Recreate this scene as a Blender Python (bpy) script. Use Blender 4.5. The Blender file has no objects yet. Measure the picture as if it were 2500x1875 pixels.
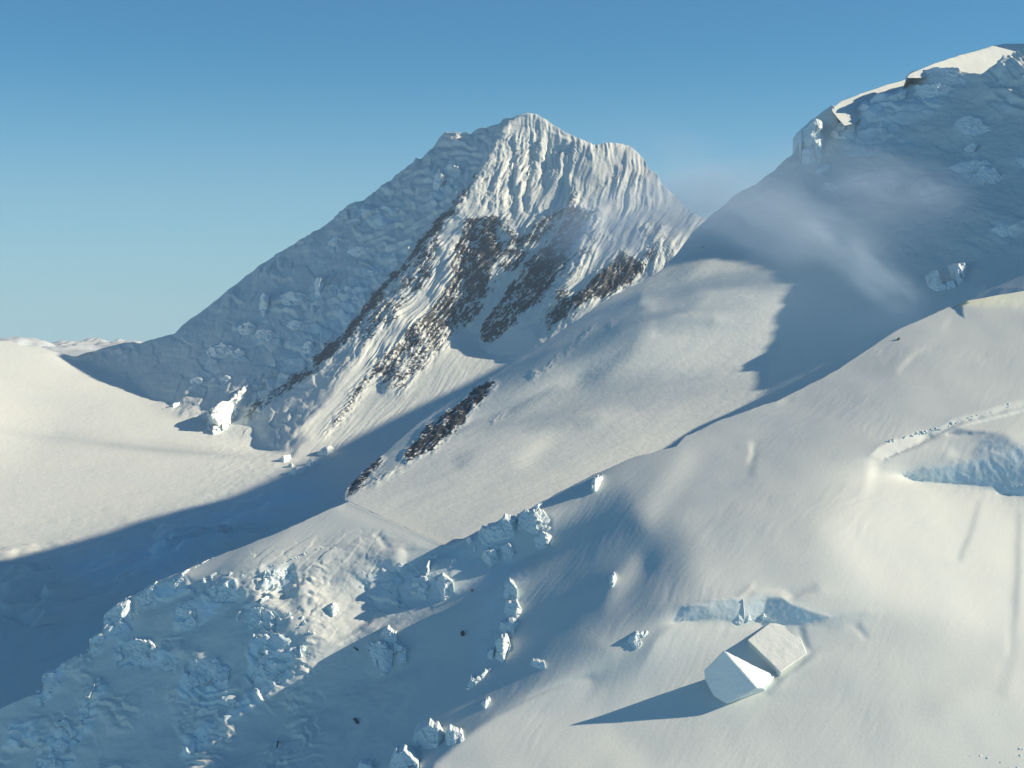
import bpy, bmesh, math, random
import numpy as np
from mathutils import Vector

# ------------------------------------------------------------------ camera, sky, sun
F = 4359.0                       # focal length in pixels of the 2500 px wide frame
HORIZON = 812.0
PITCH = math.atan((937.5 - HORIZON) / F)
CAM_Z = 3600.0
SUN_EL = math.radians(26.0)

scn = bpy.context.scene
cd = bpy.data.cameras.new("camera"); cam = bpy.data.objects.new("camera", cd)
scn.collection.objects.link(cam); scn.camera = cam
cd.sensor_width = 36.0; cd.lens = 36.0 * F / 2500.0
cd.clip_start = 1.0; cd.clip_end = 400000.0
cam.location = (0, 0, CAM_Z); cam.rotation_euler = (math.pi / 2 - PITCH, 0, 0)

world = bpy.data.worlds.new("World"); scn.world = world; world.use_nodes = True
wn = world.node_tree; wn.nodes.clear()
wo = wn.nodes.new('ShaderNodeOutputWorld'); wb = wn.nodes.new('ShaderNodeBackground')
sky = wn.nodes.new('ShaderNodeTexSky'); sky.sky_type = 'NISHITA'; sky.sun_disc = False
sky.sun_elevation = SUN_EL; sky.sun_rotation = math.radians(90.0)
sky.altitude = 2600.0; sky.air_density = 1.0; sky.dust_density = 0.15; sky.ozone_density = 1.6
tint = wn.nodes.new('ShaderNodeMix'); tint.data_type = 'RGBA'; tint.blend_type = 'MULTIPLY'
tint.inputs['Factor'].default_value = 1.0
tint.inputs['B'].default_value = (0.37, 0.91, 1.09, 1)
wn.links.new(sky.outputs[0], tint.inputs['A']); wn.links.new(tint.outputs['Result'], wb.inputs['Color'])
wb.inputs['Strength'].default_value = 0.067
# pale haze low on the sky
wtc = wn.nodes.new('ShaderNodeTexCoord'); wsp = wn.nodes.new('ShaderNodeSeparateXYZ'); wrp = wn.nodes.new('ShaderNodeMapRange')
wn.links.new(wtc.outputs['Generated'], wsp.inputs[0]); wn.links.new(wsp.outputs['Z'], wrp.inputs['Value'])
wrp.inputs['From Min'].default_value = -0.02; wrp.inputs['From Max'].default_value = 0.16
wrp.inputs['To Min'].default_value = 0.85; wrp.inputs['To Max'].default_value = 0.0; wrp.interpolation_type = 'SMOOTHSTEP'
pale = wn.nodes.new('ShaderNodeMix'); pale.data_type = 'RGBA'; pale.inputs['B'].default_value = (4.3, 6.0, 6.9, 1)
wn.links.new(wrp.outputs['Result'], pale.inputs['Factor']); wn.links.new(tint.outputs['Result'], pale.inputs['A'])
wn.links.new(pale.outputs['Result'], wb.inputs['Color'])
wn.links.new(wb.outputs[0], wo.inputs[0])

sd = bpy.data.lights.new("sun", 'SUN'); sun = bpy.data.objects.new("sun", sd)
scn.collection.objects.link(sun)
sd.energy = 4.9; sd.angle = math.radians(0.6); sd.color = (1.0, 0.81, 0.58)
SV = Vector((math.cos(SUN_EL), 0.0, math.sin(SUN_EL)))      # towards the sun
sun.rotation_euler = SV.to_track_quat('Z', 'Y').to_euler()
sun.location = (3000, 0, 9000)

scn.view_settings.view_transform = 'Standard'; scn.view_settings.look = 'None'
scn.view_settings.gamma = 1.0; scn.view_settings.exposure = 0.48
scn.cycles.max_bounces = 6; scn.cycles.diffuse_bounces = 3; scn.cycles.volume_bounces = 1
scn.cycles.glossy_bounces = 2; scn.cycles.transmission_bounces = 2

# ------------------------------------------------------------------ number helpers
_rs = np.random.RandomState(7)
PERM = _rs.permutation(512).astype(np.int64); PERM = np.concatenate([PERM, PERM])
GR = _rs.normal(size=(512, 3)); GR /= np.linalg.norm(GR, axis=1)[:, None]

def perlin(x, y, z=0.0, seed=0):
    x, y = np.broadcast_arrays(np.asarray(x, float), np.asarray(y, float))
    z = np.zeros_like(x) + z + seed * 17.31
    xi = np.floor(x).astype(np.int64); yi = np.floor(y).astype(np.int64); zi = np.floor(z).astype(np.int64)
    xf = x - xi; yf = y - yi; zf = z - zi
    u = xf**3 * (xf * (xf * 6 - 15) + 10); v = yf**3 * (yf * (yf * 6 - 15) + 10); w = zf**3 * (zf * (zf * 6 - 15) + 10)
    out = 0
    for dx in (0, 1):
        wx = u if dx else 1 - u
        for dy in (0, 1):
            wy = v if dy else 1 - v
            for dz in (0, 1):
                wz = w if dz else 1 - w
                h = PERM[(PERM[(PERM[(xi + dx) & 511] + yi + dy) & 511] + zi + dz) & 511]
                g = GR[h]
                out = out + wx * wy * wz * (g[..., 0] * (xf - dx) + g[..., 1] * (yf - dy) + g[..., 2] * (zf - dz))
    return out * 1.6

def fbm(x, y, z=0.0, oct=4, seed=0, gain=0.5, lac=2.07):
    a = 1.0; s = 0
    for k in range(oct):
        s = s + a * perlin(x, y, z, seed + k); x = x * lac; y = y * lac; z = z * lac; a *= gain
    return s

def ridged(x, y, z=0.0, oct=4, seed=0, gain=0.5, lac=2.07):
    a = 1.0; s = 0
    for k in range(oct):
        s = s + a * (1 - 2.0 * np.abs(perlin(x, y, z, seed + k))); x = x * lac; y = y * lac; z = z * lac; a *= gain
    return s

def blocks(x, y, seed=0, tilt=0.5, jit=0.8, groove=0.35):
    """broken-ice relief: every cell of a jittered grid is a tilted flat-topped block"""
    x, y = np.broadcast_arrays(np.asarray(x, float), np.asarray(y, float))
    xi = np.floor(x).astype(np.int64); yi = np.floor(y).astype(np.int64)
    best = np.full(x.shape, 1e9); second = np.full(x.shape, 1e9); h = np.zeros(x.shape)
    for dx in (-1, 0, 1):
        for dy in (-1, 0, 1):
            cx = xi + dx; cy = yi + dy
            q = PERM[(PERM[cx & 511] + cy + seed * 13) & 511]; r = GR[q]
            px = cx + .5 + jit * .5 * r[..., 0]; py = cy + .5 + jit * .5 * r[..., 1]
            d = np.hypot(x - px, y - py)
            hh = r[..., 2] * .5 + tilt * (GR[(q + 7) & 511][..., 0] * (x - px) + GR[(q + 7) & 511][..., 1] * (y - py))
            new = d < best
            second = np.where(new, best, np.minimum(second, d)); h = np.where(new, hh, h); best = np.where(new, d, best)
    return h * 1.2 - groove * (1 - sstep(0.0, 0.14, second - best))

def terrace(c, rise=0.28):
    """brow profile of stepped ice: quick rise to a brow, slow fall behind it"""
    f = c - np.floor(c)
    return np.where(f < rise, f / rise, 1 - (f - rise) / (1 - rise))

def sstep(a, b, x):
    t = np.clip((x - a) / (b - a), 0, 1); return t * t * (3 - 2 * t)

def blur(a, r):
    """three box passes, radius r in cells"""
    r = int(round(r))
    if r < 1: return a
    for _ in range(2):
        for ax in (0, 1):
            p = np.pad(a, [(r + 1, r) if k == ax else (0, 0) for k in (0, 1)], mode='edge')
            c = np.cumsum(p, axis=ax)
            n = a.shape[ax]
            if ax == 0: a = (c[2 * r + 1:2 * r + 1 + n] - c[:n]) / (2 * r + 1)
            else: a = (c[:, 2 * r + 1:2 * r + 1 + n] - c[:, :n]) / (2 * r + 1)
    return a

def inside(px, py, poly):
    res = np.zeros(px.shape, bool); n = len(poly)
    for k in range(n):
        x0, y0 = poly[k]; x1, y1 = poly[(k + 1) % n]
        if y0 == y1: continue
        c = ((y0 > py) != (y1 > py)) & (px < (x1 - x0) * (py - y0) / (y1 - y0) + x0)
        res ^= c
    return res

class Raster:
    """a map over a window of viewing directions, cell = step px of the 2500 px frame"""
    def __init__(s, x0, x1, y0, y1, step=4.0):
        s.x0, s.y0, s.step = x0, y0, step
        s.nx = int((x1 - x0) / step) + 1; s.ny = int((y1 - y0) / step) + 1
        s.X, s.Y = np.meshgrid(x0 + step * np.arange(s.nx), y0 + step * np.arange(s.ny))
        # wobble used to roughen the outlines of painted regions
        s.wx = fbm(s.X / 45, s.Y / 45, oct=4, seed=31); s.wy = fbm(s.X / 45, s.Y / 45, oct=4, seed=47)
    def mask(s, poly, soft=3.0, rough=0.0):
        pad = soft * 3 + rough * 3 + 8
        xs = [p[0] for p in poly]; ys = [p[1] for p in poly]
        i0 = max(0, int((min(xs) - pad - s.x0) / s.step)); i1 = min(s.nx, int((max(xs) + pad - s.x0) / s.step) + 2)
        j0 = max(0, int((min(ys) - pad - s.y0) / s.step)); j1 = min(s.ny, int((max(ys) + pad - s.y0) / s.step) + 2)
        if i0 >= i1 or j0 >= j1: return None
        sl = (slice(j0, j1), slice(i0, i1))
        px = s.X[sl] + rough * s.wx[sl]; py = s.Y[sl] + rough * s.wy[sl]
        q = s.step / 4
        m = 0
        for ox, oy in ((-q, -q), (q, -q), (-q, q), (q, q)): m = m + inside(px + ox, py + oy, poly) * 0.25
        return sl, blur(m, soft / s.step)
    def paint(s, arr, val, poly, soft=3.0, rough=0.0, add=False, k=1.0):
        r = s.mask(poly, soft, rough)
        if r is None: return
        sl, m = r
        arr[sl] = arr[sl] + val * m if add else arr[sl] * (1 - m * k) + val * m * k
    def sample(s, arr, x, y):
        fx = np.clip((x - s.x0) / s.step, 1, s.nx - 3); fy = np.clip((y - s.y0) / s.step, 1, s.ny - 3)
        ix = fx.astype(int); iy = fy.astype(int); tx = fx - ix; ty = fy - iy
        def w(t): return (-.5*t + t*t - .5*t**3, 1 - 2.5*t*t + 1.5*t**3, .5*t + 2*t*t - 1.5*t**3, -.5*t*t + .5*t**3)
        a = w(tx); b = w(ty); out = 0
        for j in range(4):
            row = 0
            for i in range(4): row = row + a[i] * arr[iy + j - 1, ix + i - 1]
            out = out + b[j] * row
        return out

def line_poly(pts, w):
    """thin band along a polyline; w = (start width, end width) or one width"""
    if not isinstance(w, (tuple, list)): w = (w, w)
    L = []; R = []; n = len(pts)
    for k, (x, y) in enumerate(pts):
        a = pts[max(0, k - 1)]; b = pts[min(n - 1, k + 1)]
        dx, dy = b[0] - a[0], b[1] - a[1]; q = math.hypot(dx, dy) or 1
        h = 0.5 * (w[0] + (w[1] - w[0]) * k / (n - 1))
        L.append((x - dy / q * h, y + dx / q * h)); R.append((x + dy / q * h, y - dx / q * h))
    return L + R[::-1]

SX, SZ = math.cos(SUN_EL), math.sin(SUN_EL)
def side_slope(lum, gy, shade=0.56):
    """slope across the view (dz/dx) that catches the sun as brightly as lum (0..255) asks"""
    lin = (np.clip(lum, 0, 255) / 255.0) ** 2.2
    dot = (lin - 0.19) / 1.10
    g = np.zeros_like(lum)
    for _ in range(12):
        gn = (SZ - dot * np.sqrt(1 + g * g + gy * gy)) / SX
        g = 0.5 * g + 0.5 * gn
    sh = shade + np.clip(122 - lum, 0, 80) * 0.0012
    t = sstep(112, 132, lum)
    return np.clip(sh * (1 - t) + np.minimum(g, 0.6) * t, -2.2, 1.2)

def solve(R, g, gy, anchors, levels=(8, 4, 2, 1), its=(400, 220, 140, 90)):
    """log inverse depth L whose surface has side slope g and forward slope gy"""
    V = -(R.Y - HORIZON) / F; U = (R.X - 1250.0) / F
    D = np.clip(gy + g * U - V, 0.035, 6.0)
    A = np.zeros_like(D); AW = np.zeros_like(D)
    for an in anchors:
        x, y, d, r = an[:4]
        w = (an[4] if len(an) > 4 else 1.0) * np.exp(-((R.X - x)**2 + (R.Y - y)**2) / (r * r))
        A += w * -math.log(d); AW += w
    A = A / np.maximum(AW, 1e-9); L = None
    for lv, it in zip(levels, its):
        gg = blur(g, lv // 2)[::lv, ::lv]; DD = blur(D, lv // 2)[::lv, ::lv]
        aw = AW[::lv, ::lv] * 0.004 * (lv * R.step / F)**2 * 40; al = A[::lv, ::lv]
        h = lv * R.step / F
        wS = np.minimum(DD, 1.5)**2 * 4; wV = np.minimum(DD, 1.5)**2 * 0.25
        ny, nx = gg.shape
        if L is None: L = np.full((ny, nx), -math.log(anchors[0][2]))
        else:
            jj = np.linspace(0, L.shape[0] - 1.0001, ny) if False else np.minimum(np.arange(ny) * 0.5, L.shape[0] - 1.001)
            ii = np.minimum(np.arange(nx) * 0.5, L.shape[1] - 1.001)
            j0 = jj.astype(int); i0 = ii.astype(int); tj = (jj - j0)[:, None]; ti = (ii - i0)[None]
            L = ((1 - tj) * (1 - ti) * L[j0][:, i0] + tj * (1 - ti) * L[j0 + 1][:, i0]
                 + (1 - tj) * ti * L[j0][:, i0 + 1] + tj * ti * L[j0 + 1][:, i0 + 1])
        G = gg[:-1, :-1]; ws = wS[:-1, :-1]; wv = wV[:-1, :-1]
        def op(x):
            Lu = (x[:-1, 1:] - x[:-1, :-1]) / h; Lv = (x[:-1, :-1] - x[1:, :-1]) / h
            return Lu + G * Lv, Lv
        def opT(r1, r2):
            o = np.zeros((ny, nx))
            o[:-1, 1:] += r1 / h; o[:-1, :-1] -= r1 / h
            t = G * r1 + r2
            o[:-1, :-1] += t / h; o[1:, :-1] -= t / h
            return o
        sc = h * h
        def matvec(x):
            r1, r2 = op(x); return opT(ws * r1, wv * r2) * sc + aw * x
        b = opT(np.zeros_like(G), wv * (-1.0 / DD[:-1, :-1])) * sc + aw * al
        dg = np.zeros((ny, nx))
        dg[:-1, 1:] += ws; dg[:-1, :-1] += ws * (1 - G)**2 + wv; dg[1:, :-1] += ws * G * G + wv
        dg += aw + 1e-6
        r = b - matvec(L); z = r / dg; p = z.copy(); rz = (r * z).sum()
        for _ in range(it):
            q = matvec(p); al_ = rz / (p * q).sum(); L = L + al_ * p; r = r - al_ * q
            z = r / dg; rn = (r * z).sum(); p = z + (rn / rz) * p; rz = rn
            if rn < 1e-12: break
    return L

CP, SP = math.cos(PITCH), math.sin(PITCH)
def direction(x, y):
    xc = (x - 1250.0) / F; yc = -(y - 937.5) / F
    Yw = CP + yc * SP; Zw = yc * CP - SP
    return xc / Yw, Zw / Yw
def place(x, y, d):
    u, v = direction(x, y)
    return np.stack([u * d, d + 0 * u, CAM_Z + v * d], -1)

def curve(pts, x, rough=0.0, seed=0):
    xs = np.array([p[0] for p in pts], float); ys = np.array([p[1] for p in pts], float)
    y = np.interp(x, xs, ys)
    if rough:
        y = y + rough * (fbm(x / 28.0, x * 0, oct=4, seed=seed))
    return y

def make_mesh(name, verts, faces, mat=None, smooth=True, attrs=None):
    me = bpy.data.meshes.new(name)
    verts = np.ascontiguousarray(verts, dtype=np.float32); faces = np.ascontiguousarray(faces, dtype=np.int32)
    k = faces.shape[1]
    me.vertices.add(len(verts)); me.vertices.foreach_set('co', verts.ravel())
    me.loops.add(faces.size); me.loops.foreach_set('vertex_index', faces.ravel())
    me.polygons.add(len(faces)); me.polygons.foreach_set('loop_start', np.arange(len(faces), dtype=np.int32) * k)
    me.polygons.foreach_set('loop_total', np.full(len(faces), k, dtype=np.int32))
    me.polygons.foreach_set('use_smooth', np.full(len(faces), smooth))
    me.update(calc_edges=True); me.validate()
    for an, av in (attrs or {}).items():
        at = me.attributes.new(an, 'FLOAT', 'POINT'); at.data.foreach_set('value', np.ascontiguousarray(av, dtype=np.float32))
    if mat: me.materials.append(mat)
    o = bpy.data.objects.new(name, me); scn.collection.objects.link(o)
    return o

def grid_normals(P):
    du = np.gradient(P, axis=1); dv = np.gradient(P, axis=0)
    n = np.cross(du, dv); n /= np.linalg.norm(n, axis=-1, keepdims=True) + 1e-12
    n *= np.sign(n[..., 2:3] + 1e-9)
    return n

def terrain(R, L, top, bottom, x0, x1, dx, rows, relief, attr_maps, back, power=1.0, rough=0, seed=0):
    """a sheet of ground from its skyline curve down to `bottom`, with a back slope beyond the skyline"""
    xs = np.arange(x0, x1 + dx, dx); t = np.linspace(0, 1, rows) ** power
    yt = curve(top, xs, rough, seed) if not callable(top) else top(xs)
    yb = curve(bottom, xs)
    kq = int(60 / dx) | 1; ysm = np.convolve(np.pad(yt, kq // 2, mode='edge'), np.ones(kq) / kq, 'valid')
    X = np.repeat(xs[None], rows, 0); Y = ysm[None] + t[:, None] * (yb - ysm)[None] + (yt - ysm)[None] * np.exp(-t[:, None] * 22)
    d = np.exp(-R.sample(L, X, Y))
    P = place(X, Y, d)
    N = grid_normals(P)
    h = relief(X, Y, P, d)
    P = P + N * h[..., None]
    attrs = {k: R.sample(m, X, Y) for k, m in attr_maps.items()}
    # beyond the skyline the ground rolls over and falls away
    c = P[0]; s = (c[:, 1] / 3000.0)[:, None]
    dirh = c.copy(); dirh[:, 2] = 0; dirh /= np.linalg.norm(dirh, axis=1, keepdims=True)
    rowsb = []
    kk = max(3, int(14 / dx) | 1); ker = np.ones(kk) / kk
    cs = np.stack([np.convolve(np.pad(c[:, q], kk // 2, mode='edge'), ker, 'valid')[:len(xs)] for q in range(3)], 1)
    for (a, b) in back:
        w = min(1.0, a / 60.0)
        q = (c * (1 - w) + cs * w) + dirh * a * s; q[:, 2] -= b * s[:, 0] 
        q[:, 2] += (fbm(q[:, 0] / 90, q[:, 1] / 90, oct=3, seed=5) * a * 0.12)
        rowsb.append(q)
    B = np.array(rowsb[::-1])
    PP = np.concatenate([B, P], 0)
    for k in attrs: attrs[k] = np.concatenate([np.repeat(attrs[k][:1], len(back), 0) * 0.6, attrs[k]], 0)
    return PP, attrs, X, Y, len(back)

def grid_faces(nr, nc, keep=None):
    idx = np.arange(nr * nc).reshape(nr, nc)
    f = np.stack([idx[:-1, :-1], idx[1:, :-1], idx[1:, 1:], idx[:-1, 1:]], -1)
    if keep is not None: return f[keep]
    return f.reshape(-1, 4)

def tag(o, label=None, cat=None, group=None, kind=None):
    if label: o['label'] = label
    if cat: o['category'] = cat
    if group: o['group'] = group
    if kind: o['kind'] = kind
    return o

# ------------------------------------------------------------------ materials
def nodes(name):
    m = bpy.data.materials.new(name); m.use_nodes = True; nt = m.node_tree; nt.nodes.clear()
    return m, nt, nt.nodes.new, nt.links.new

def snow_material(name, base=(0.66, 0.72, 0.70), scale=1.0, rock=True, rock_cell=14.0, bump=0.5, streak=None, ice_col=(0.66, 0.82, 0.88, 1)):
    m, nt, N, K = nodes(name)
    out = N('ShaderNodeOutputMaterial'); bs = N('ShaderNodeBsdfPrincipled'); K(bs.outputs[0], out.inputs[0])
    geo = N('ShaderNodeNewGeometry')
    def noise(sc, det=5, rough=0.55, src=None, stretch=None):
        n = N('ShaderNodeTexNoise'); n.inputs['Scale'].default_value = sc; n.inputs['Detail'].default_value = det
        n.inputs['Roughness'].default_value = rough
        if stretch:
            mp = N('ShaderNodeMapping'); mp.vector_type = 'TEXTURE'; mp.inputs['Scale'].default_value = stretch[0]; mp.inputs['Rotation'].default_value = stretch[1]
            K(geo.outputs['Position'], mp.inputs[0]); K(mp.outputs[0], n.inputs['Vector'])
        else: K(geo.outputs['Position'], n.inputs['Vector'])
        return n
    def ramp(src, a, b, c0=(0, 0, 0, 1), c1=(1, 1, 1, 1)):
        r = N('ShaderNodeValToRGB'); r.color_ramp.elements[0].position = a; r.color_ramp.elements[1].position = b
        r.color_ramp.elements[0].color = c0; r.color_ramp.elements[1].color = c1; K(src, r.inputs[0]); return r
    def mix(f, a, b):
        x = N('ShaderNodeMix'); x.data_type = 'RGBA'
        if hasattr(f, 'links') or not isinstance(f, float): K(f, x.inputs['Factor'])
        else: x.inputs['Factor'].default_value = f
        for v, s in ((a, 'A'), (b, 'B')):
            if isinstance(v, tuple): x.inputs[s].default_value = v
            else: K(v, x.inputs[s])
        return x.outputs['Result']
    def math_(op, a, b):
        x = N('ShaderNodeMath'); x.operation = op
        for v, s in ((a, 0), (b, 1)):
            if isinstance(v, (int, float)): x.inputs[s].default_value = v
            else: K(v, x.inputs[s])
        return x.outputs[0]
    b = base
    n1 = noise(0.006 * scale, 4)
    col = mix(ramp(n1.outputs[0], 0.35, 0.7).outputs[0], (b[0], b[1], b[2], 1), (b[0] * 0.95, b[1] * 0.97, b[2] * 0.99, 1))
    # blue glacier ice where the attribute says so
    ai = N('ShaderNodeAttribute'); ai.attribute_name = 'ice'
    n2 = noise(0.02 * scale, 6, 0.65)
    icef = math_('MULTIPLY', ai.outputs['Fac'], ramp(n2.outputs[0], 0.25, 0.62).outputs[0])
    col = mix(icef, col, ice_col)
    rgh = 0.62
    nb = noise(0.09 * scale, 8, 0.62)
    if rock:
        ar = N('ShaderNodeAttribute'); ar.attribute_name = 'rock'
        n3 = noise(1.0 / rock_cell, 7, 0.72, stretch=((1.0, 1.0, 3.2), (0, math.radians(38), 0)))
        n4 = noise(1.0 / (rock_cell * 3.5), 4, 0.6, stretch=((1.0, 1.0, 2.6), (0, math.radians(38), 0)))
        v = math_('ADD', math_('MULTIPLY', n3.outputs[0], 0.62), math_('MULTIPLY', n4.outputs[0], 0.38))
        v = math_('ADD', v, math_('MULTIPLY', ar.outputs['Fac'], 0.34))
        rf = ramp(v, 0.745, 0.785)
        rc = mix(noise(1 / 18.0, 4).outputs[0], (0.03, 0.036, 0.048, 1), (0.080, 0.086, 0.094, 1))
        col = mix(rf.outputs[0], col, rc)
    K(col, bs.inputs['Base Color'])
    bs.inputs['Roughness'].default_value = rgh; bs.inputs['Specular IOR Level'].default_value = 0.25
    if name == 'block_ice':
        wvn = N('ShaderNodeTexWave'); wvn.wave_type = 'BANDS'; wvn.bands_direction = 'Z'; wvn.inputs['Scale'].default_value = 0.10; wvn.inputs['Distortion'].default_value = 5; wvn.inputs['Detail'].default_value = 4; wvn.inputs['Detail Scale'].default_value = 1.5
        K(geo.outputs['Position'], wvn.inputs['Vector'])
        K(mix(math_('MULTIPLY', wvn.outputs['Fac'], 0.35), col, (0.50, 0.66, 0.74, 1)), bs.inputs['Base Color'])
    bp = N('ShaderNodeBump'); bp.inputs['Strength'].default_value = bump; bp.inputs['Distance'].default_value = 1.6 / scale
    K(nb.outputs[0], bp.inputs['Height'])
    if streak:
        ns = noise(streak[0], 4, 0.6, stretch=(streak[1], streak[2]))
        b2 = N('ShaderNodeBump'); b2.inputs['Strength'].default_value = streak[3]; b2.inputs['Distance'].default_value = streak[4]
        K(ns.outputs[0], b2.inputs['Height']); K(bp.outputs[0], b2.inputs['Normal']); K(b2.outputs[0], bs.inputs['Normal'])
    else: K(bp.outputs[0], bs.inputs['Normal'])
    return m
# ------------------------------------------------------------------ far ground: glacier basin and the rocky peak
RF = Raster(-320, 2100, 200, 1960, 4.0)
lumF = np.full(RF.X.shape, 230.0); gyF = np.full(RF.X.shape, 0.07); rockF = np.zeros_like(lumF); iceF = np.zeros_like(lumF)
P_ = RF.paint
P_(lumF, 250, [(-320, 880), (60, 930), (90, 1000), (60, 1120), (-320, 1200)], 60)
P_(lumF, 220, [(-320, 1180), (400, 1120), (640, 1140), (760, 1250), (300, 1400), (-320, 1500)], 50)
P_(lumF, 235, [(-320, 830), (60, 838), (170, 880), (120, 930), (-320, 900)], 16)
P_(lumF, 200, [(-400, 1370), (0, 1370), (700, 1150), (1300, 850), (1400, 1960), (-400, 1960)], 40)
# peak: steepness
P_(gyF, 0.42, [(185, 872), (430, 815), (830, 500), (1200, 200), (2000, 500), (1900, 900), (1000, 1100), (700, 1100), (470, 1030), (350, 960)], 14)
P_(gyF, 0.85, [(620, 1030), (900, 740), (1100, 480), (1250, 230), (1900, 420), (1750, 700), (1320, 850), (1180, 860), (900, 1000), (760, 1070)], 20)
P_(gyF, 0.55, [(640, 1060), (800, 960), (1000, 860), (1180, 830), (1300, 860), (1000, 1020), (740, 1110)], 10)
# shaded west flank
flank = [(180, 868), (430, 800), (830, 480), (1100, 300), (1300, 240), (1235, 310), (1190, 400), (1100, 500), (980, 640), (860, 790),
         (740, 900), (625, 1005), (560, 1045), (505, 1005), (478, 985), (430, 992), (365, 968), (320, 925), (262, 905)]
P_(lumF, 108, flank, 5, 3)
P_(lumF, 124, [(430, 800), (830, 480), (1060, 330), (1150, 380), (1000, 470), (850, 600), (640, 740), (480, 860)], 14)
P_(lumF, 90, [(190, 868), (430, 815), (540, 850), (500, 960), (380, 940), (300, 900)], 14)
P_(lumF, 200, [(1070, 335), (1105, 320), (1152, 322), (1130, 334), (1085, 345)], 3)
# pale seracs and hollows on the flank
for (x, y, w, h, l) in [(1100, 425, 34, 26, 160), (1070, 440, 20, 40, 155), (950, 525, 50, 22, 160), (910, 510, 40, 26, 158), (820, 590, 22, 16, 175), (880, 610, 40, 12, 150),
                        (715, 728, 46, 20, 190), (780, 700, 16, 40, 160), (645, 740, 16, 34, 165), (600, 800, 26, 20, 170), (640, 815, 30, 24, 160), (720, 790, 26, 14, 165),
                        (850, 715, 40, 22, 160), (540, 855, 40, 20, 170), (580, 862, 20, 16, 160), (455, 825, 24, 8, 140), (480, 930, 20, 10, 165), (550, 925, 18, 10, 170),
                        (520, 905, 30, 10, 130), (790, 640, 24, 12, 160), (700, 830, 30, 16, 150), (750, 850, 18, 20, 150), (900, 665, 30, 10, 150), (770, 580, 20, 18, 150),
                        (860, 525, 18, 10, 165), (880, 480, 30, 8, 160), (690, 690, 20, 10, 150), (950, 470, 20, 10, 150)]:
    q = [(x + w * math.cos(a) * (0.8 + 0.3 * math.sin(3 * a + x)), y + h * math.sin(a)) for a in np.linspace(0, 6.28, 12)[:-1]]
    P_(lumF, 118 + (l - 118) * .75, q, 3, 13)
    P_(lumF, 84, [(p[0] - w * 1.0, p[1] + h * 0.5) for p in q], 5, 7, k=0.7)
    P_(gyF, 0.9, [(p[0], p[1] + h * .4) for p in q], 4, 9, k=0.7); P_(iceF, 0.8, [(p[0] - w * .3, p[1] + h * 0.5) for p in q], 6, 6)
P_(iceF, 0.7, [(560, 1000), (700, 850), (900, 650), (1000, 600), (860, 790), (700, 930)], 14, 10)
# sunlit ice rib at the foot of the flank
P_(lumF, 236, [(684, 882), (660, 905), (615, 927), (574, 951), (540, 985), (500, 1013), (505, 1040), (522, 1066), (570, 1033), (590, 1000), (619, 956), (640, 940), (664, 919), (690, 890)], 3, 6)
P_(lumF, 120, [(490, 1025), (524, 1020), (520, 1036), (506, 1048)], 2, 3)
P_(lumF, 96, [(545, 990), (572, 985), (560, 1000), (545, 1005)], 2, 3)
P_(lumF, 170, [(440, 985), (460, 950), (500, 970), (480, 995), (430, 1010)], 4, 5)
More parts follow.
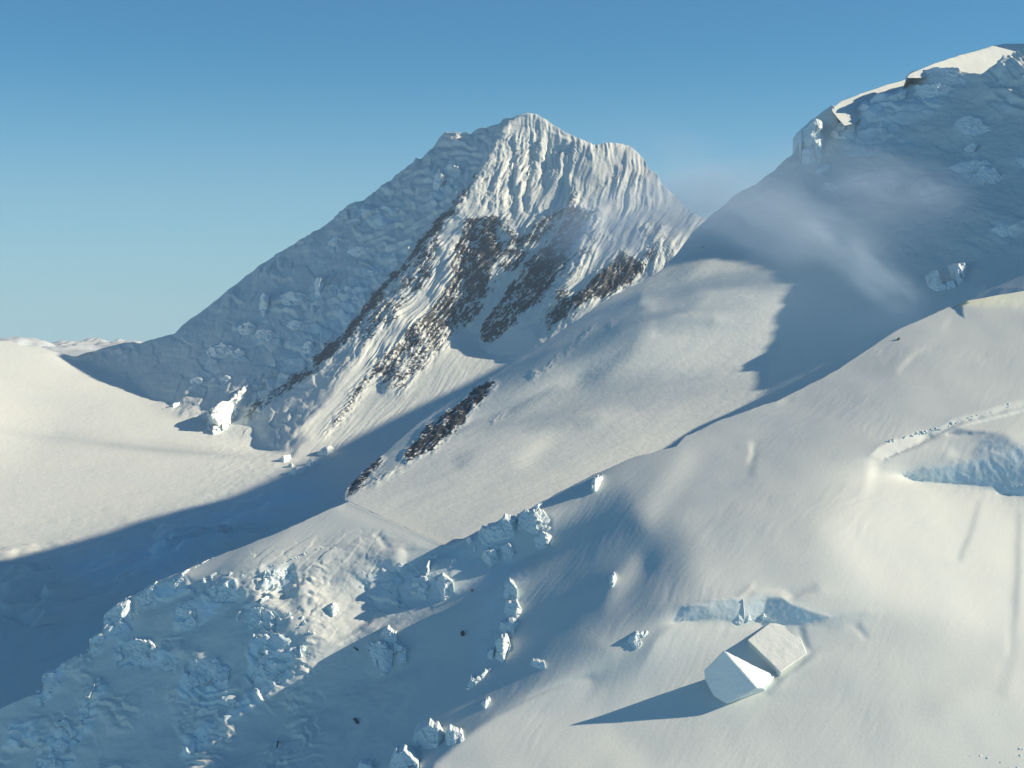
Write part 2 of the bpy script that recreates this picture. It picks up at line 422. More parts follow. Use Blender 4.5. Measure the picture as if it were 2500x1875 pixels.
# front face: grey left part
P_(lumF, 150, [(1200, 395), (1130, 475), (1050, 610), (960, 770), (870, 880), (790, 985), (700, 1085), (640, 1080), (612, 1030), (625, 1005), (740, 900), (860, 790), (980, 640), (1100, 500)], 5, 2)
P_(lumF, 96, line_poly([(1195, 405), (1100, 520), (980, 665), (850, 815), (700, 960), (590, 1030)], (14, 26)), 3, 5)
P_(lumF, 172, [(1195, 400), (1300, 290), (1420, 340), (1560, 360), (1720, 520), (1600, 700), (1320, 850), (1180, 850), (1100, 800), (1000, 850), (900, 930), (930, 800), (1050, 610)], 6, 3)
lit = 212
for val, poly, so in [
    (lit, [(1240, 335), (1228, 348), (1209, 375), (1193, 402), (1165, 464), (1147, 491), (1132, 528), (1150, 549), (1180, 545), (1228, 528), (1262, 520), (1290, 440), (1312, 330), (1290, 300)], 3),
    (238, line_poly([(1240, 352), (1236, 430), (1240, 515)], (12, 16)), 2), (110, line_poly([(1256, 350), (1256, 430), (1262, 500), (1250, 540)], (7, 12)), 2),
    (238, line_poly([(1288, 370), (1280, 440), (1268, 520)], (10, 12)), 2), (105, line_poly([(1302, 350), (1298, 440), (1282, 520)], (8, 12)), 2),
    (240, line_poly([(1332, 325), (1325, 390), (1316, 446)], (16, 9)), 2), (105, line_poly([(1345, 335), (1336, 400), (1322, 455)], (8, 12)), 2),
    (110, line_poly([(1222, 360), (1206, 430), (1180, 500)], (5, 8)), 2), (225, line_poly([(1215, 380), (1190, 450), (1165, 510)], (8, 12)), 2),
    (110, line_poly([(1316, 330), (1312, 380), (1300, 420)], (6, 6)), 2),
    (88, [(1162, 540), (1228, 541), (1240, 568), (1220, 626), (1201, 664), (1175, 710), (1160, 760), (1170, 800), (1148, 810), (1131, 799), (1139, 734), (1155, 660), (1162, 600)], 4),
    (205, [(1180, 560), (1215, 560), (1215, 600), (1222, 640), (1205, 650), (1196, 610)], 4),
    (210, [(1150, 770), (1200, 700), (1222, 715), (1200, 770), (1172, 808), (1150, 800)], 4),
    (195, [(1240, 590), (1290, 565), (1260, 640), (1225, 690), (1215, 660)], 4),
    (lit, [(1116, 572), (1101, 618), (1088, 684), (1050, 742), (977, 799), (923, 873), (996, 880), (1054, 848), (1116, 790), (1139, 734), (1158, 650), (1155, 590)], 3),
    (238, line_poly([(1112, 580), (1098, 660), (1060, 735), (990, 800)], (12, 20)), 3),
    (88, line_poly([(1150, 600), (1152, 660), (1128, 760), (1100, 800)], (6, 16)), 3),
    (150, line_poly([(1100, 560), (1060, 650), (1000, 730), (930, 790)], (12, 22)), 4),
    (80, [(1402, 518), (1475, 512), (1448, 549), (1405, 620), (1375, 700), (1290, 780), (1255, 805), (1190, 862), (1160, 825), (1193, 761), (1224, 695), (1270, 657), (1305, 618), (1344, 580), (1371, 533)], 4),
    (210, [(1290, 655), (1340, 605), (1362, 612), (1320, 640), (1290, 672)], 3), (205, [(1372, 480), (1400, 460), (1410, 500), (1395, 545), (1375, 540)], 4),
    (216, [(1484, 508), (1448, 549), (1413, 607), (1402, 664), (1366, 742), (1386, 728), (1424, 668), (1460, 610), (1482, 568), (1488, 526)], 3),
    (150, [(1470, 600), (1500, 540), (1560, 560), (1540, 610), (1450, 700), (1400, 760), (1380, 760), (1420, 690)], 4),
    (232, line_poly([(1510, 610), (1485, 655), (1455, 700)], (5, 8)), 2),
    (214, [(1564, 541), (1625, 568), (1617, 590), (1594, 664), (1575, 672), (1556, 607)], 3),
    (190, [(1517, 610), (1560, 640), (1579, 672), (1494, 722), (1425, 752), (1440, 695)], 3),
    (200, [(1630, 600), (1660, 580), (1640, 620), (1622, 632)], 3),
    (92, [(1318, 836), (1336, 780), (1370, 738), (1421, 753), (1382, 790)], 3),
    (150, [(1370, 400), (1440, 360), (1450, 420), (1400, 500), (1350, 560), (1330, 540)], 5),
    (120, [(1380, 345), (1420, 355), (1400, 380), (1360, 420), (1350, 390)], 4),
    (222, line_poly([(1345, 320), (1400, 345), (1450, 360)], (9, 9)), 2),
    (205, [(1450, 365), (1500, 365), (1500, 420), (1470, 450), (1445, 420)], 5), (215, [(1520, 355), (1560, 370), (1580, 420), (1550, 420)], 4),
    (195, [(1590, 420), (1640, 480), (1700, 530), (1650, 540), (1600, 500)], 5),
    (212, [(800, 1072), (850, 985), (925, 950), (1000, 885), (1100, 830), (1150, 812), (1172, 812), (1187, 862), (1262, 872), (1180, 930), (1000, 1010), (900, 1050), (740, 1130), (715, 1125)], 4),
    (118, [(1168, 812), (1172, 850), (1187, 862), (1262, 870), (1320, 838), (1290, 800), (1230, 810)], 2),
    (228, [(866, 942), (785, 1068), (803, 1070), (854, 1011), (931, 927), (1028, 830), (1066, 780), (1005, 780), (939, 865)], 3),
    (90, line_poly([(1018, 822), (980, 880), (938, 940), (935, 960)], (8, 12)), 3),
    (214, [(1020, 840), (960, 930), (940, 960), (965, 975), (1010, 930), (1060, 850)], 3),
    (120, [(618, 1092), (625, 1045), (700, 1062), (762, 1070), (717, 1095), (650, 1101)], 3),
    (140, line_poly([(740, 1060), (720, 1100), (705, 1125)], (8, 10)), 3)]:
    P_(lumF, val, poly, so, 5)
# rock bands (how much bare rock shows)
for val, poly in [
    (1.15, line_poly([(1196, 402), (1098, 520), (978, 664), (850, 812), (760, 897)], (20, 32))),
    (1.0, line_poly([(760, 897), (700, 950), (640, 988), (590, 1018)], (28, 30))),
    (0.8, [(1060, 560), (1010, 640), (930, 730), (860, 830), (900, 840), (980, 760), (1060, 680), (1090, 600)]),
    (0.7, [(1000, 640), (1040, 650), (960, 790), (860, 890), (800, 950), (790, 930), (880, 820)]),
    (0.85, [(1130, 535), (1180, 530), (1250, 530), (1235, 600), (1190, 700), (1170, 790), (1140, 800), (1060, 880), (1000, 900), (935, 960), (920, 900), (1000, 800), (1060, 740), (1100, 620)]),
    (0.95, [(1165, 550), (1225, 560), (1210, 640), (1170, 740), (1140, 800), (1135, 740), (1160, 650)]),
    (0.9, [(1400, 515), (1470, 515), (1400, 630), (1370, 700), (1270, 800), (1190, 855), (1165, 820), (1240, 690), (1320, 610)]),
    (0.8, [(1230, 560), (1290, 560), (1380, 500), (1410, 470), (1420, 520), (1360, 560), (1290, 640), (1220, 690), (1180, 760), (1160, 780), (1200, 690)]),
    (0.7, [(1470, 520), (1480, 570), (1420, 670), (1370, 745), (1330, 790), (1310, 790), (1380, 680), (1410, 600)]),
    (0.95, [(1318, 838), (1330, 780), (1372, 735), (1430, 700), (1520, 610), (1590, 660), (1580, 672), (1500, 722), (1425, 756), (1382, 792)]),
    (0.7, [(1560, 545), (1625, 565), (1600, 660), (1570, 650)]), (0.6, [(1630, 590), (1665, 575), (1640, 630), (1615, 640)]),
    (0.55, [(1375, 345), (1430, 355), (1400, 385), (1355, 410)]), (0.5, [(1500, 540), (1520, 550), (1500, 590), (1485, 590)]),
    (0.85, [(800, 1072), (785, 1070), (866, 945), (960, 850), (1030, 790), (1060, 790), (1000, 850), (900, 950), (850, 1020)]),
    (0.75, [(1020, 830), (960, 930), (935, 965), (985, 960), (1060, 870), (1100, 840), (1090, 800)]),
    (0.5, [(1180, 340), (1300, 330), (1340, 340), (1300, 480), (1240, 520), (1160, 520)]),
    (0.72, line_poly([(770, 545), (740, 580), (715, 610)], (14, 14))), (0.72, line_poly([(600, 660), (540, 720), (520, 745)], (10, 14))),
    (0.6, line_poly([(690, 640), (650, 690), (620, 710)], (14, 14))), (0.8, line_poly([(560, 730), (590, 715)], (12, 12)))]:
    P_(rockF, val, poly, 6, 10)
# hollows and pressure ridges in the shaded basin floor
for pts, w, l in [([(120, 1330), (240, 1390), (330, 1400), (400, 1370), (470, 1320)], (10, 40), 150), ([(260, 1375), (330, 1395), (430, 1370)], (14, 20), 235),
                  ([(480, 1290), (560, 1270), (640, 1230)], (14, 18), 235), ([(470, 1310), (560, 1285), (660, 1240)], (14, 24), 120), ([(250, 1370), (330, 1420), (450, 1420)], (8, 12), 130),
                  ([(260, 1380), (300, 1400), (350, 1412)], (5, 5), 240), ([(560, 1230), (640, 1200), (700, 1190)], (12, 16), 130), ([(640, 1270), (700, 1220), (760, 1200)], (12, 16), 230)]:
    P_(lumF, l, line_poly(pts, w), 5, 8)
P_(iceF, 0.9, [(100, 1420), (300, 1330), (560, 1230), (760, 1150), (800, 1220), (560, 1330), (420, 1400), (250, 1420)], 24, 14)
gyF[:] = gyF * (1 + 0.0)
for (x, y) in [(270, 940), (310, 945), (245, 1245), (110, 1275), (170, 1270), (470, 1210), (290, 1240)]:
    P_(lumF, 175, line_poly([(x, y), (x + 30, y - 3)], (4, 2)), 2, 2)
P_(lumF, 205, line_poly([(130, 1056), (200, 1058), (300, 1056)], (6, 4)), 4, 2)

gF = side_slope(lumF, gyF, np.where(RF.X > 1120 - (RF.Y - 400) * 0.75, 0.78, 0.58))
LF = solve(RF, gF, gyF, [(0, 1400, 7300, 120), (650, 1140, 9000, 60), (1200, 860, 10300, 90), (1250, 320, 11200, 90), (120, 900, 14500, 90), (300, 1700, 6300, 120)])

skyF = [(-320, 800), (-150, 822), (0, 832), (28, 833), (50, 843), (95, 845), (130, 858), (176, 870), (190, 869), (210, 860), (228, 857), (262, 848), (300, 838), (345, 838), (390, 824), (425, 815),
        (445, 795), (520, 740), (600, 675), (700, 605), (777, 560), (828, 520), (842, 507), (885, 490), (960, 440), (985, 415), (1040, 380), (1075, 340), (1090, 328), (1125, 325), (1140, 323), (1150, 327),
        (1175, 312), (1218, 305), (1228, 292), (1262, 281), (1290, 278), (1315, 283), (1335, 295), (1370, 318), (1410, 340), (1447, 357), (1500, 353), (1535, 357), (1555, 372),
        (1572, 390), (1582, 412), (1605, 428), (1615, 450), (1650, 482), (1675, 510), (1700, 527), (1718, 532), (1728, 545), (1800, 600), (1900, 640), (2100, 700)]
botF = [(-320, 1950), (500, 1950), (900, 1600), (1300, 1200), (2100, 900)]

def reliefF(X, Y, P, d):
    pk = sstep(0.12, 0.4, RF.sample(gyF, X, Y)); rk = np.clip(RF.sample(rockF, X, Y), 0, 1)
    px, pz = P[..., 0], P[..., 2] - 3600.0
    # flutes follow the fall line: straight down under the summit, slanting left lower down
    phi = np.where(pz > 700, (pz - 1000) * -0.25, 75 - (pz - 700) * -0.0 + (700 - pz) * 0.85)
    phi = np.interp(pz, [-900, -300, 300, 700, 1200], [-1.0 * 1100 * .9, -560, -100, 150, 270])
    c = px - phi + 45 * fbm(px / 420, pz / 420, oct=3, seed=2)
    amp = 0.45 + 0.75 * sstep(-.35, .5, fbm(px / 260, pz / 260, oct=3, seed=6)); cone = sstep(930, 800, Y + (X - 1000) * 0.25); amp = amp * (0.25 + 0.75 * cone)
    fl = ridged(c / 58.0, pz / 520.0, oct=4, seed=3, gain=0.55)
    fl2 = ridged(c / 23.0, pz / 150.0, oct=3, seed=9, gain=0.6)
    left = 1 - sstep(1150, 1260, X + (Y - 400) * 0.75)             # the shaded west flank has no flutes
    face = pk * (1 - left)
    h = face * amp * (fl * (7 + 7 * rk) + fl2 * (3 + 5 * rk))
    h += pk * rk * (ridged(c / 30.0, pz / 95.0, P[..., 1] / 90.0, oct=5, seed=21, gain=0.62) * 8.0 + blocks(c / 26.0, pz / 60.0, 24, .9) * 5.0)
    icf = np.clip(RF.sample(iceF, X, Y), 0, 1)
    h += pk * left * (fbm(px / 150.0, pz / 110.0, oct=5, seed=41, gain=0.5) * 8 * sstep(1.0, .3, rk) + (0.25 + icf) * (blocks(px / 120 + fbm(px / 200, pz / 200, oct=2, seed=8) * .8, pz / 80, 31, .9) * 20 + blocks(px / 46, pz / 36, 33, .9) * 6))
    tw = fbm(px / 330, pz / 300, oct=4, seed=151, gain=.5)
    patch = sstep(-.05, .35, fbm(px / 480, pz / 380, oct=2, seed=153)) * sstep(.5, .2, rk)
    h += pk * left * patch * terrace(pz / 150 - px / 420 + tw * 1.5) * 24.0
    # wind-worked snow on the basin floor
    fl_ = 1 - pk
    h += fl_ * (fbm(P[..., 0] / 500, P[..., 1] / 900, oct=3, seed=61) * 2.0 + fbm(P[..., 0] / 90, P[..., 1] / 220, oct=3, seed=63) * 0.35)
    crev = np.exp(-((Y - (1480 - 0.28 * X)) / 100.0)**2) * sstep(900, 500, X) * fl_
    h += crev * (ridged(P[..., 0] / 200, P[..., 1] / 420, oct=4, seed=71) * 8.0)
    h += crev * sstep(1230, 1330, Y) * sstep(-.1, .3, fbm(P[..., 0] / 420, P[..., 1] / 700, oct=2, seed=162)) * terrace(P[..., 1] / 420 - P[..., 0] / 900 + fbm(P[..., 0] / 500, P[..., 1] / 700, oct=4, seed=161) * 1.6) * 46.0
    low = sstep(1040, 1180, Y + 0.38 * X) * sstep(1500, 1350, Y) * sstep(420, 560, X)
    h += low * fl_ * ridged(P[..., 0] / 60, P[..., 1] / 160, oct=4, seed=75) * 1.2
    return h

snowF = snow_material('far_snow', (0.66, 0.72, 0.70), 0.35, rock_cell=14.0, bump=0.6, ice_col=(0.50, 0.74, 0.83, 1))
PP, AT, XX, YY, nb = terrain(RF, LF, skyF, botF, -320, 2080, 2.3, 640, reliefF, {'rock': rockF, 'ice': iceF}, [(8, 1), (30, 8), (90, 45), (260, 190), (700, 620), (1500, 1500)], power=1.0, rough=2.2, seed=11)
nr, nc = PP.shape[:2]
base_line = [(-400, 872), (176, 872), (240, 905), (300, 930), (360, 972), (430, 995), (480, 1003), (500, 1060), (540, 1090), (620, 1110), (700, 1135), (1000, 1020), (1320, 850), (2200, 850)]
Yf = np.concatenate([np.repeat(YY[:1], nb, 0), YY], 0); Xf = np.concatenate([np.repeat(XX[:1], nb, 0), XX], 0)
is_peak = (Yf < np.interp(Xf, [p[0] for p in base_line], [p[1] for p in base_line])) & (Xf > 178)
kp = is_peak[:-1, :-1]
V = PP.reshape(-1, 3); At = {k: v.ravel() for k, v in AT.items()}
def submesh(name, keep, V, At, nr, nc, mat, smooth=True):
    f = grid_faces(nr, nc, keep)
    used = np.unique(f); remap = np.zeros(len(V), np.int64); remap[used] = np.arange(len(used))
    return make_mesh(name, V[used], remap[f], mat, smooth, {k: a[used] for k, a in At.items()})
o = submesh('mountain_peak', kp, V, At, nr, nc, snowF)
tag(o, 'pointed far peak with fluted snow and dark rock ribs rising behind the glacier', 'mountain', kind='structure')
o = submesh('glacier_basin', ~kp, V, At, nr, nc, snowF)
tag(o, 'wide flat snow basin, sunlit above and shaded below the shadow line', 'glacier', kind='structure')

# ------------------------------------------------------------------ middle ground: snow ridge with rock outcrops, dark valley, shaded mountain
RM = Raster(600, 2900, -420, 1560, 4.0)
lumM = np.full(RM.X.shape, 192.0); gyM = np.full(RM.X.shape, 0.22); rockM = np.zeros_like(lumM); iceM = np.zeros_like(lumM)
Q_ = RM.paint
Q_(gyM, 0.75, [(1500, 600), (1700, 400), (1960, 200), (2300, -50), (3300, -420), (3400, 700), (2500, 640), (2150, 700), (2050, 640), (1800, 560)], 40)
Q_(gyM, 0.30, [(1950, 900), (2050, 650), (2500, 640), (3300, 700), (3300, 1200), (1800, 1300)], 40)
dark = [(2016, 652), (2008, 700), (1978, 767), (1925, 829), (1905, 850), (1872, 925), (1880, 945), (1843, 985), (1740, 1050), (1740, 1200), (3400, 1200), (3400, -500), (2300, -300), (1650, 380), (1700, 560), (1800, 600), (1850, 640), (1900, 615), (1935, 600), (2010, 590)]
Q_(lumM, 92, dark, 7, 3)
Q_(lumM, 112, [(1640, 500), (1960, 250), (2500, 100), (2700, 300), (2300, 520), (2100, 560), (1950, 600), (1800, 600)], 40)
Q_(lumM, 78, [(2050, 560), (2250, 560), (2400, 620), (2200, 760), (1950, 900), (1900, 930), (2020, 700)], 26)
# shaded left side of the ridge
Q_(lumM, 112, [(500, 1400), (840, 1190), (900, 1110), (1060, 980), (1200, 880), (1330, 820), (1450, 740), (1580, 660), (1700, 520), (1830, 500), (1780, 590), (1700, 640), (1620, 720), (1520, 790), (1480, 850), (1400, 925), (1250, 1003), (1150, 1034), (1000, 1112), (830, 1222), (600, 1400)], 8, 3)
Q_(lumM, 134, [(1450, 740), (1700, 520), (1760, 600), (1640, 700), (1540, 780), (1380, 900), (1300, 940), (1330, 860)], 18)
Q_(lumM, 96, [(1400, 880), (1500, 810), (1600, 780), (1540, 860), (1450, 930), (1400, 940)], 14)
# light on the ridge
for val, poly, so in [
    (196, [(1816, 640), (1850, 600), (1881, 585), (1939, 575), (1938, 612), (1897, 640), (1843, 655)], 7),
    (205, [(1843, 655), (1890, 668), (1935, 672), (1997, 655), (2014, 662), (2000, 710), (1930, 760), (1830, 740), (1760, 700), (1780, 660)], 8),
    (205, [(1570, 715), (1640, 690), (1720, 690), (1740, 705), (1700, 720), (1620, 750), (1560, 745)], 5),
    (150, [(1600, 745), (1680, 705), (1740, 712), (1700, 740), (1610, 765)], 9), (215, line_poly([(1650, 768), (1690, 762), (1730, 740)], (6, 5)), 3),
    (140, [(1600, 780), (1650, 772), (1740, 765), (1740, 790), (1650, 815), (1600, 822)], 5), (214, line_poly([(1600, 826), (1660, 818), (1720, 798)], (5, 6)), 3),
    (150, [(1260, 1060), (1310, 1030), (1400, 1005), (1470, 1010), (1440, 1040), (1360, 1052)], 8), (218, [(1400, 1003), (1500, 990), (1560, 1000), (1480, 1012)], 4),
    (120, [(1280, 1062), (1330, 1035), (1385, 1015), (1420, 1016), (1400, 1030), (1340, 1050)], 4),
    (222, [(1240, 1130), (1330, 1060), (1345, 1065), (1310, 1120), (1270, 1145)], 12),
    (128, [(1100, 1130), (1125, 1110), (1160, 1105), (1150, 1125), (1120, 1140)], 5), (216, line_poly([(1090, 1115), (1140, 1100), (1200, 1085)], (5, 4)), 3),
    (216, line_poly([(1650, 905), (1720, 895), (1800, 880)], (5, 4)), 3), (165, line_poly([(1650, 915), (1720, 906), (1800, 892)], (8, 8)), 4),
    (176, [(1000, 1180), (1200, 1060), (1500, 940), (1650, 900), (1500, 980), (1200, 1100), (1020, 1200)], 20)]:
    Q_(lumM, val, poly, so, 5)
# rock outcrops
for val, poly in [(0.93, [(972, 1128), (990, 1100), (1040, 1040), (1120, 970), (1190, 928), (1225, 932), (1180, 980), (1130, 1040), (1080, 1080), (1020, 1125), (985, 1140)]),
                  (0.9, [(842, 1222), (850, 1180), (880, 1150), (935, 1108), (940, 1125), (900, 1170), (860, 1215)]),
                  (0.62, [(900, 1180), (960, 1140), (975, 1150), (920, 1185)]),
                  (0.7, line_poly([(1300, 930), (1345, 890), (1370, 870)], (7, 7))), (0.75, line_poly([(1300, 920), (1315, 910)], (12, 12))), (0.7, line_poly([(1375, 868), (1440, 815), (1450, 800)], (8, 8))),
                  (0.68, line_poly([(1190, 1040), (1230, 1010)], (6, 6))), (0.6, line_poly([(1700, 625), (1730, 600)], (14, 12))), (0.6, line_poly([(1480, 800), (1500, 790)], (10, 10)))]:
    Q_(rockM, val, poly, 5, 8)
# pale ice on the shaded mountain
capk = [(2500, 114), (2396, 184), (2368, 175), (2348, 170), (2306, 161), (2215, 172), (2215, -300), (2560, -300), (2540, 85)]
Q_(lumM, 236, capk, 1.5); Q_(gyM, 0.25, capk, 2)
Q_(lumM, 232, [(2213, 196), (2205, 211), (2163, 230), (2105, 252), (2092, 288), (2043, 306), (2040, 290), (2058, -300), (2215, -300), (2214, 190)], 3, 3)
Q_(lumM, 128, [(2043, 306), (2010, 270), (2060, 235), (2048, 270)], 5)
Q_(gyM, 1.6, [(1955, 380), (1950, 320), (1985, 288), (2010, 300), (2012, 360), (2026, 410), (1975, 430)], 3, 4)
Q_(lumM, 150, [(1957, 370), (1955, 320), (1985, 290), (2008, 300), (2010, 350), (2024, 405), (1978, 430)], 3, 4)
Q_(lumM, 135, [(2090, 258), (2120, 255), (2130, 290), (2100, 340), (2060, 352), (2020, 350), (2050, 310)], 4, 6)
for (x, y, w, h, l) in [(2365, 310, 46, 26, 150), (2370, 420, 60, 30, 140), (2270, 480, 34, 20, 128), (2450, 560, 40, 20, 142), (2490, 390, 24, 18, 145), (2150, 430, 50, 10, 134), (2040, 455, 30, 10, 132),
                        (2380, 360, 20, 10, 138), (2200, 350, 50, 14, 130), (2110, 370, 40, 14, 134), (2440, 180, 16, 40, 132), (2480, 160, 14, 40, 134), (2460, 260, 40, 12, 132), (2140, 300, 30, 20, 132)]:
    q = [(x + w * math.cos(a) * (0.8 + 0.3 * math.sin(3 * a + x)), y + h * math.sin(a)) for a in np.linspace(0, 6.28, 12)[:-1]]
    Q_(lumM, l, q, 4, 9); Q_(gyM, 1.8, [(p[0], p[1] + h * .3) for p in q], 4, 7); Q_(iceM, 0.8, q, 6, 8)
    Q_(lumM, 72, [(p[0] + w * .1, p[1] - h * 0.9) for p in q], 5, 7, k=0.6)
Q_(lumM, 70, [(2110, 245), (2200, 225), (2230, 260), (2320, 240), (2240, 300), (2170, 340), (2120, 350), (2105, 300)], 5, 8)
Q_(iceM, 0.9, [(2080, 250), (2230, 180), (2350, 170), (2370, 200), (2250, 290), (2140, 360), (2060, 380), (2040, 320)], 8, 8)
gM = side_slope(lumM, gyM)
gM = np.where((lumM < 122) & (RM.X > 1700) & (RM.Y > 300), np.minimum(gM, 0.50), gM)
gM = np.where((lumM < 122) & (RM.X > 1960) & (RM.Y > 700), 0.56, gM)
LM = solve(RM, gM, gyM, [(860, 1215, 3000, 60, 40.0), (1100, 1320, 2800, 60, 40.0), (1250, 1100, 3150, 120), (1900, 700, 4200, 120), (2300, 200, 4900, 200), (1650, 600, 4700, 120), (1250, 900, 3700, 120), (2200, 850, 4100, 120, 20.0), (2450, 760, 4300, 120, 20.0)])
skyM = [(600, 1385), (700, 1310), (790, 1260), (838, 1225), (850, 1190), (882, 1155), (940, 1108), (1000, 1050), (1060, 1004), (1130, 960), (1200, 920), (1262, 880), (1320, 843), (1380, 800), (1440, 760), (1500, 722), (1560, 690), (1620, 655),
        (1660, 610), (1690, 568), (1718, 545), (1727, 535), (1785, 485), (1815, 468), (1847, 450), (1897, 408), (1939, 373), (1949, 350), (1959, 315), (1986, 290), (2016, 273), (2036, 262), (2046, 300), (2086, 290), (2105, 254), (2163, 234), (2205, 214),
        (2213, 212), (2221, 190), (2244, 176), (2306, 166), (2348, 175), (2368, 180), (2396, 188), (2446, 152), (2500, 117), (2560, 100), (2680, 140), (2800, 180), (3300, 350)]
botM = [(800, 1245), (850, 1232), (920, 1266), (1000, 1302), (1075, 1338), (1140, 1338), (1217, 1312), (1302, 1275), (1445, 1220), (1673, 1150), (2016, 1040), (2130, 905), (2182, 822), (2230, 796), (2306, 758), (2364, 734), (2500, 711), (2560, 640), (2900, 480)]
def reliefM(X, Y, P, d):
    px, py, pz = P[..., 0], P[..., 1], P[..., 2] - 3600
    rk = np.clip(RM.sample(rockM, X, Y), 0, 1); ic = np.clip(RM.sample(iceM, X, Y), 0, 1)
    mt = sstep(0.3, 0.7, RM.sample(gyM, X, Y))
    a = (px * 0.80 + py * 0.60); b = (-px * 0.6 + py * 0.8)
    h = fbm(a / 420, b / 240, oct=3, seed=81) * 3.0
    h += fbm(a / 90, b / 26, oct=3, seed=83) * 0.42 * (1 - mt)
    h += rk * (ridged((px - pz * .8) / 14, (pz + px * .6) / 40, py / 40, oct=4, seed=85, gain=.62) * 2.6 + blocks((px - pz * .8) / 16, (pz + px * .6) / 30, 86, .9) * 2.2)
    h += mt * (fbm(px / 120, pz / 90, oct=5, seed=87, gain=.55) * 7 + ic * (blocks(px / 60 + fbm(px / 90, pz / 90, oct=2, seed=3) * .7, pz / 42, 21, .8) * 7 + blocks(px / 24, pz / 18, 22, .9) * 2))
    tw = fbm(px / 170, pz / 150, oct=4, seed=141, gain=.5)
    patch = sstep(.0, .4, fbm(px / 260, pz / 200, oct=2, seed=143)) * sstep(1900, 2050, X) * sstep(640, 560, Y)
    h += patch * terrace(pz / 75 - px / 240 + tw * 1.4) * 13.0
    fl = sstep(2380, 2450, X) * sstep(330, 230, Y) * mt
    h += fl * ridged((px + pz * .35) / 20, pz / 160, oct=3, seed=90) * 4
    t = np.clip(((X - 850) * 236 + (Y - 1222) * 108) / (236.0**2 + 108**2), 0, 1)
    return h * (1 - np.exp(-(np.hypot(X - 850 - 236 * t, Y - 1222 - 108 * t) / 26.0)**2)) - 5.0 * sstep(0, 11, ((Y - 1222) * 236 - (X - 850) * 108) / 260.0) * sstep(1120, 1080, X)
snowM = snow_material('ridge_snow', (0.66, 0.72, 0.70), 0.8, rock_cell=9.0, bump=0.5,
                      streak=(1.0, (0.05, 0.05, 0.05), (0, 0, 0), 0.0, 0.1))
PP, AT, XX, YY, nb = terrain(RM, LM, skyM, botM, 842, 2780, 2.8, 430, reliefM, {'rock': rockM, 'ice': iceM}, [(6, 1), (22, 7), (70, 36), (200, 140), (520, 430), (1100, 1000)], rough=2.0, seed=13)
nr, nc = PP.shape[:2]
Yf = np.concatenate([np.repeat(YY[:1], nb, 0), YY], 0); Xf = np.concatenate([np.repeat(XX[:1], nb, 0), XX], 0)
is_mt = (Xf > np.interp(Yf, [-400, 480, 560, 600, 660, 830, 985, 1100], [1640, 1790, 1960, 2010, 2016, 1925, 1843, 1700]))
V = PP.reshape(-1, 3); At = {k: v.ravel() for k, v in AT.items()}
o = submesh('mountain', is_mt[:-1, :-1], V, At, nr, nc, snowM)
tag(o, 'steep shaded mountainside of blue snow and hanging ice', 'mountain', kind='structure')
o = submesh('snow_ridge', ~is_mt[:-1, :-1], V, At, nr, nc, snowM)
tag(o, 'long sunlit snow ridge with dark rock outcrops on its shaded flank', 'snow ridge', kind='structure')

# ------------------------------------------------------------------ near ground: crevassed ice slope
RN = Raster(-420, 2940, 560, 2240, 4.0)
lumN = np.full(RN.X.shape, 200.0); gyN = np.full(RN.X.shape, 0.42); iceN = np.zeros_like(lumN); rockN = np.zeros_like(lumN)
W_ = RN.paint
W_(lumN, 184, [(1600, 1000), (2100, 760), (2940, 650), (2940, 1000), (2300, 1050), (2000, 1200), (1500, 1300)], 50)
W_(lumN, 162, [(1500, 1100), (1900, 970), (2200, 830), (2250, 900), (2000, 1100), (1800, 1300), (1600, 1350), (1450, 1250)], 60)
W_(lumN, 242, [(2050, 1230), (2250, 1160), (2500, 1200), (2940, 1200), (2940, 1560), (2400, 1540), (2080, 1440), (1980, 1330)], 50)
W_(lumN, 218, [(2940, 1500), (2940, 2240), (1100, 2240), (1300, 1950), (1700, 1800), (2000, 1700), (2200, 1600)], 50)
W_(lumN, 188, [(1500, 1780), (1800, 1740), (2250, 1700), (2400, 1660), (2300, 1740), (1900, 1800), (1600, 1850)], 22)
W_(lumN, 140, [(1180, 1290), (1480, 1140), (1650, 1090), (1720, 1120), (1640, 1250), (1700, 1450), (1640, 1480), (1560, 1560), (1500, 1640), (1250, 1700), (1000, 1880), (1000, 1500), (1150, 1340)], 34)
W_(lumN, 116, [(1180, 1280), (1500, 1130), (1560, 1140), (1500, 1220), (1600, 1260), (1620, 1360), (1560, 1460), (1480, 1560), (1300, 1680), (1100, 1780), (1000, 1870), (900, 1700), (1000, 1400)], 44)
W_(lumN, 112, [(1380, 1290), (1500, 1220), (1580, 1270), (1560, 1360), (1460, 1440), (1360, 1420)], 64)
W_(lumN, 176, [(1560, 1240), (1680, 1080), (1720, 1120), (1640, 1240), (1590, 1290)], 16)
W_(lumN, 172, [(1505, 1400), (1560, 1350), (1565, 1400), (1500, 1480), (1480, 1500)], 12)
W_(lumN, 132, [(1400, 1560), (1560, 1440), (1640, 1500), (1620, 1600), (1500, 1640), (1440, 1640)], 20)
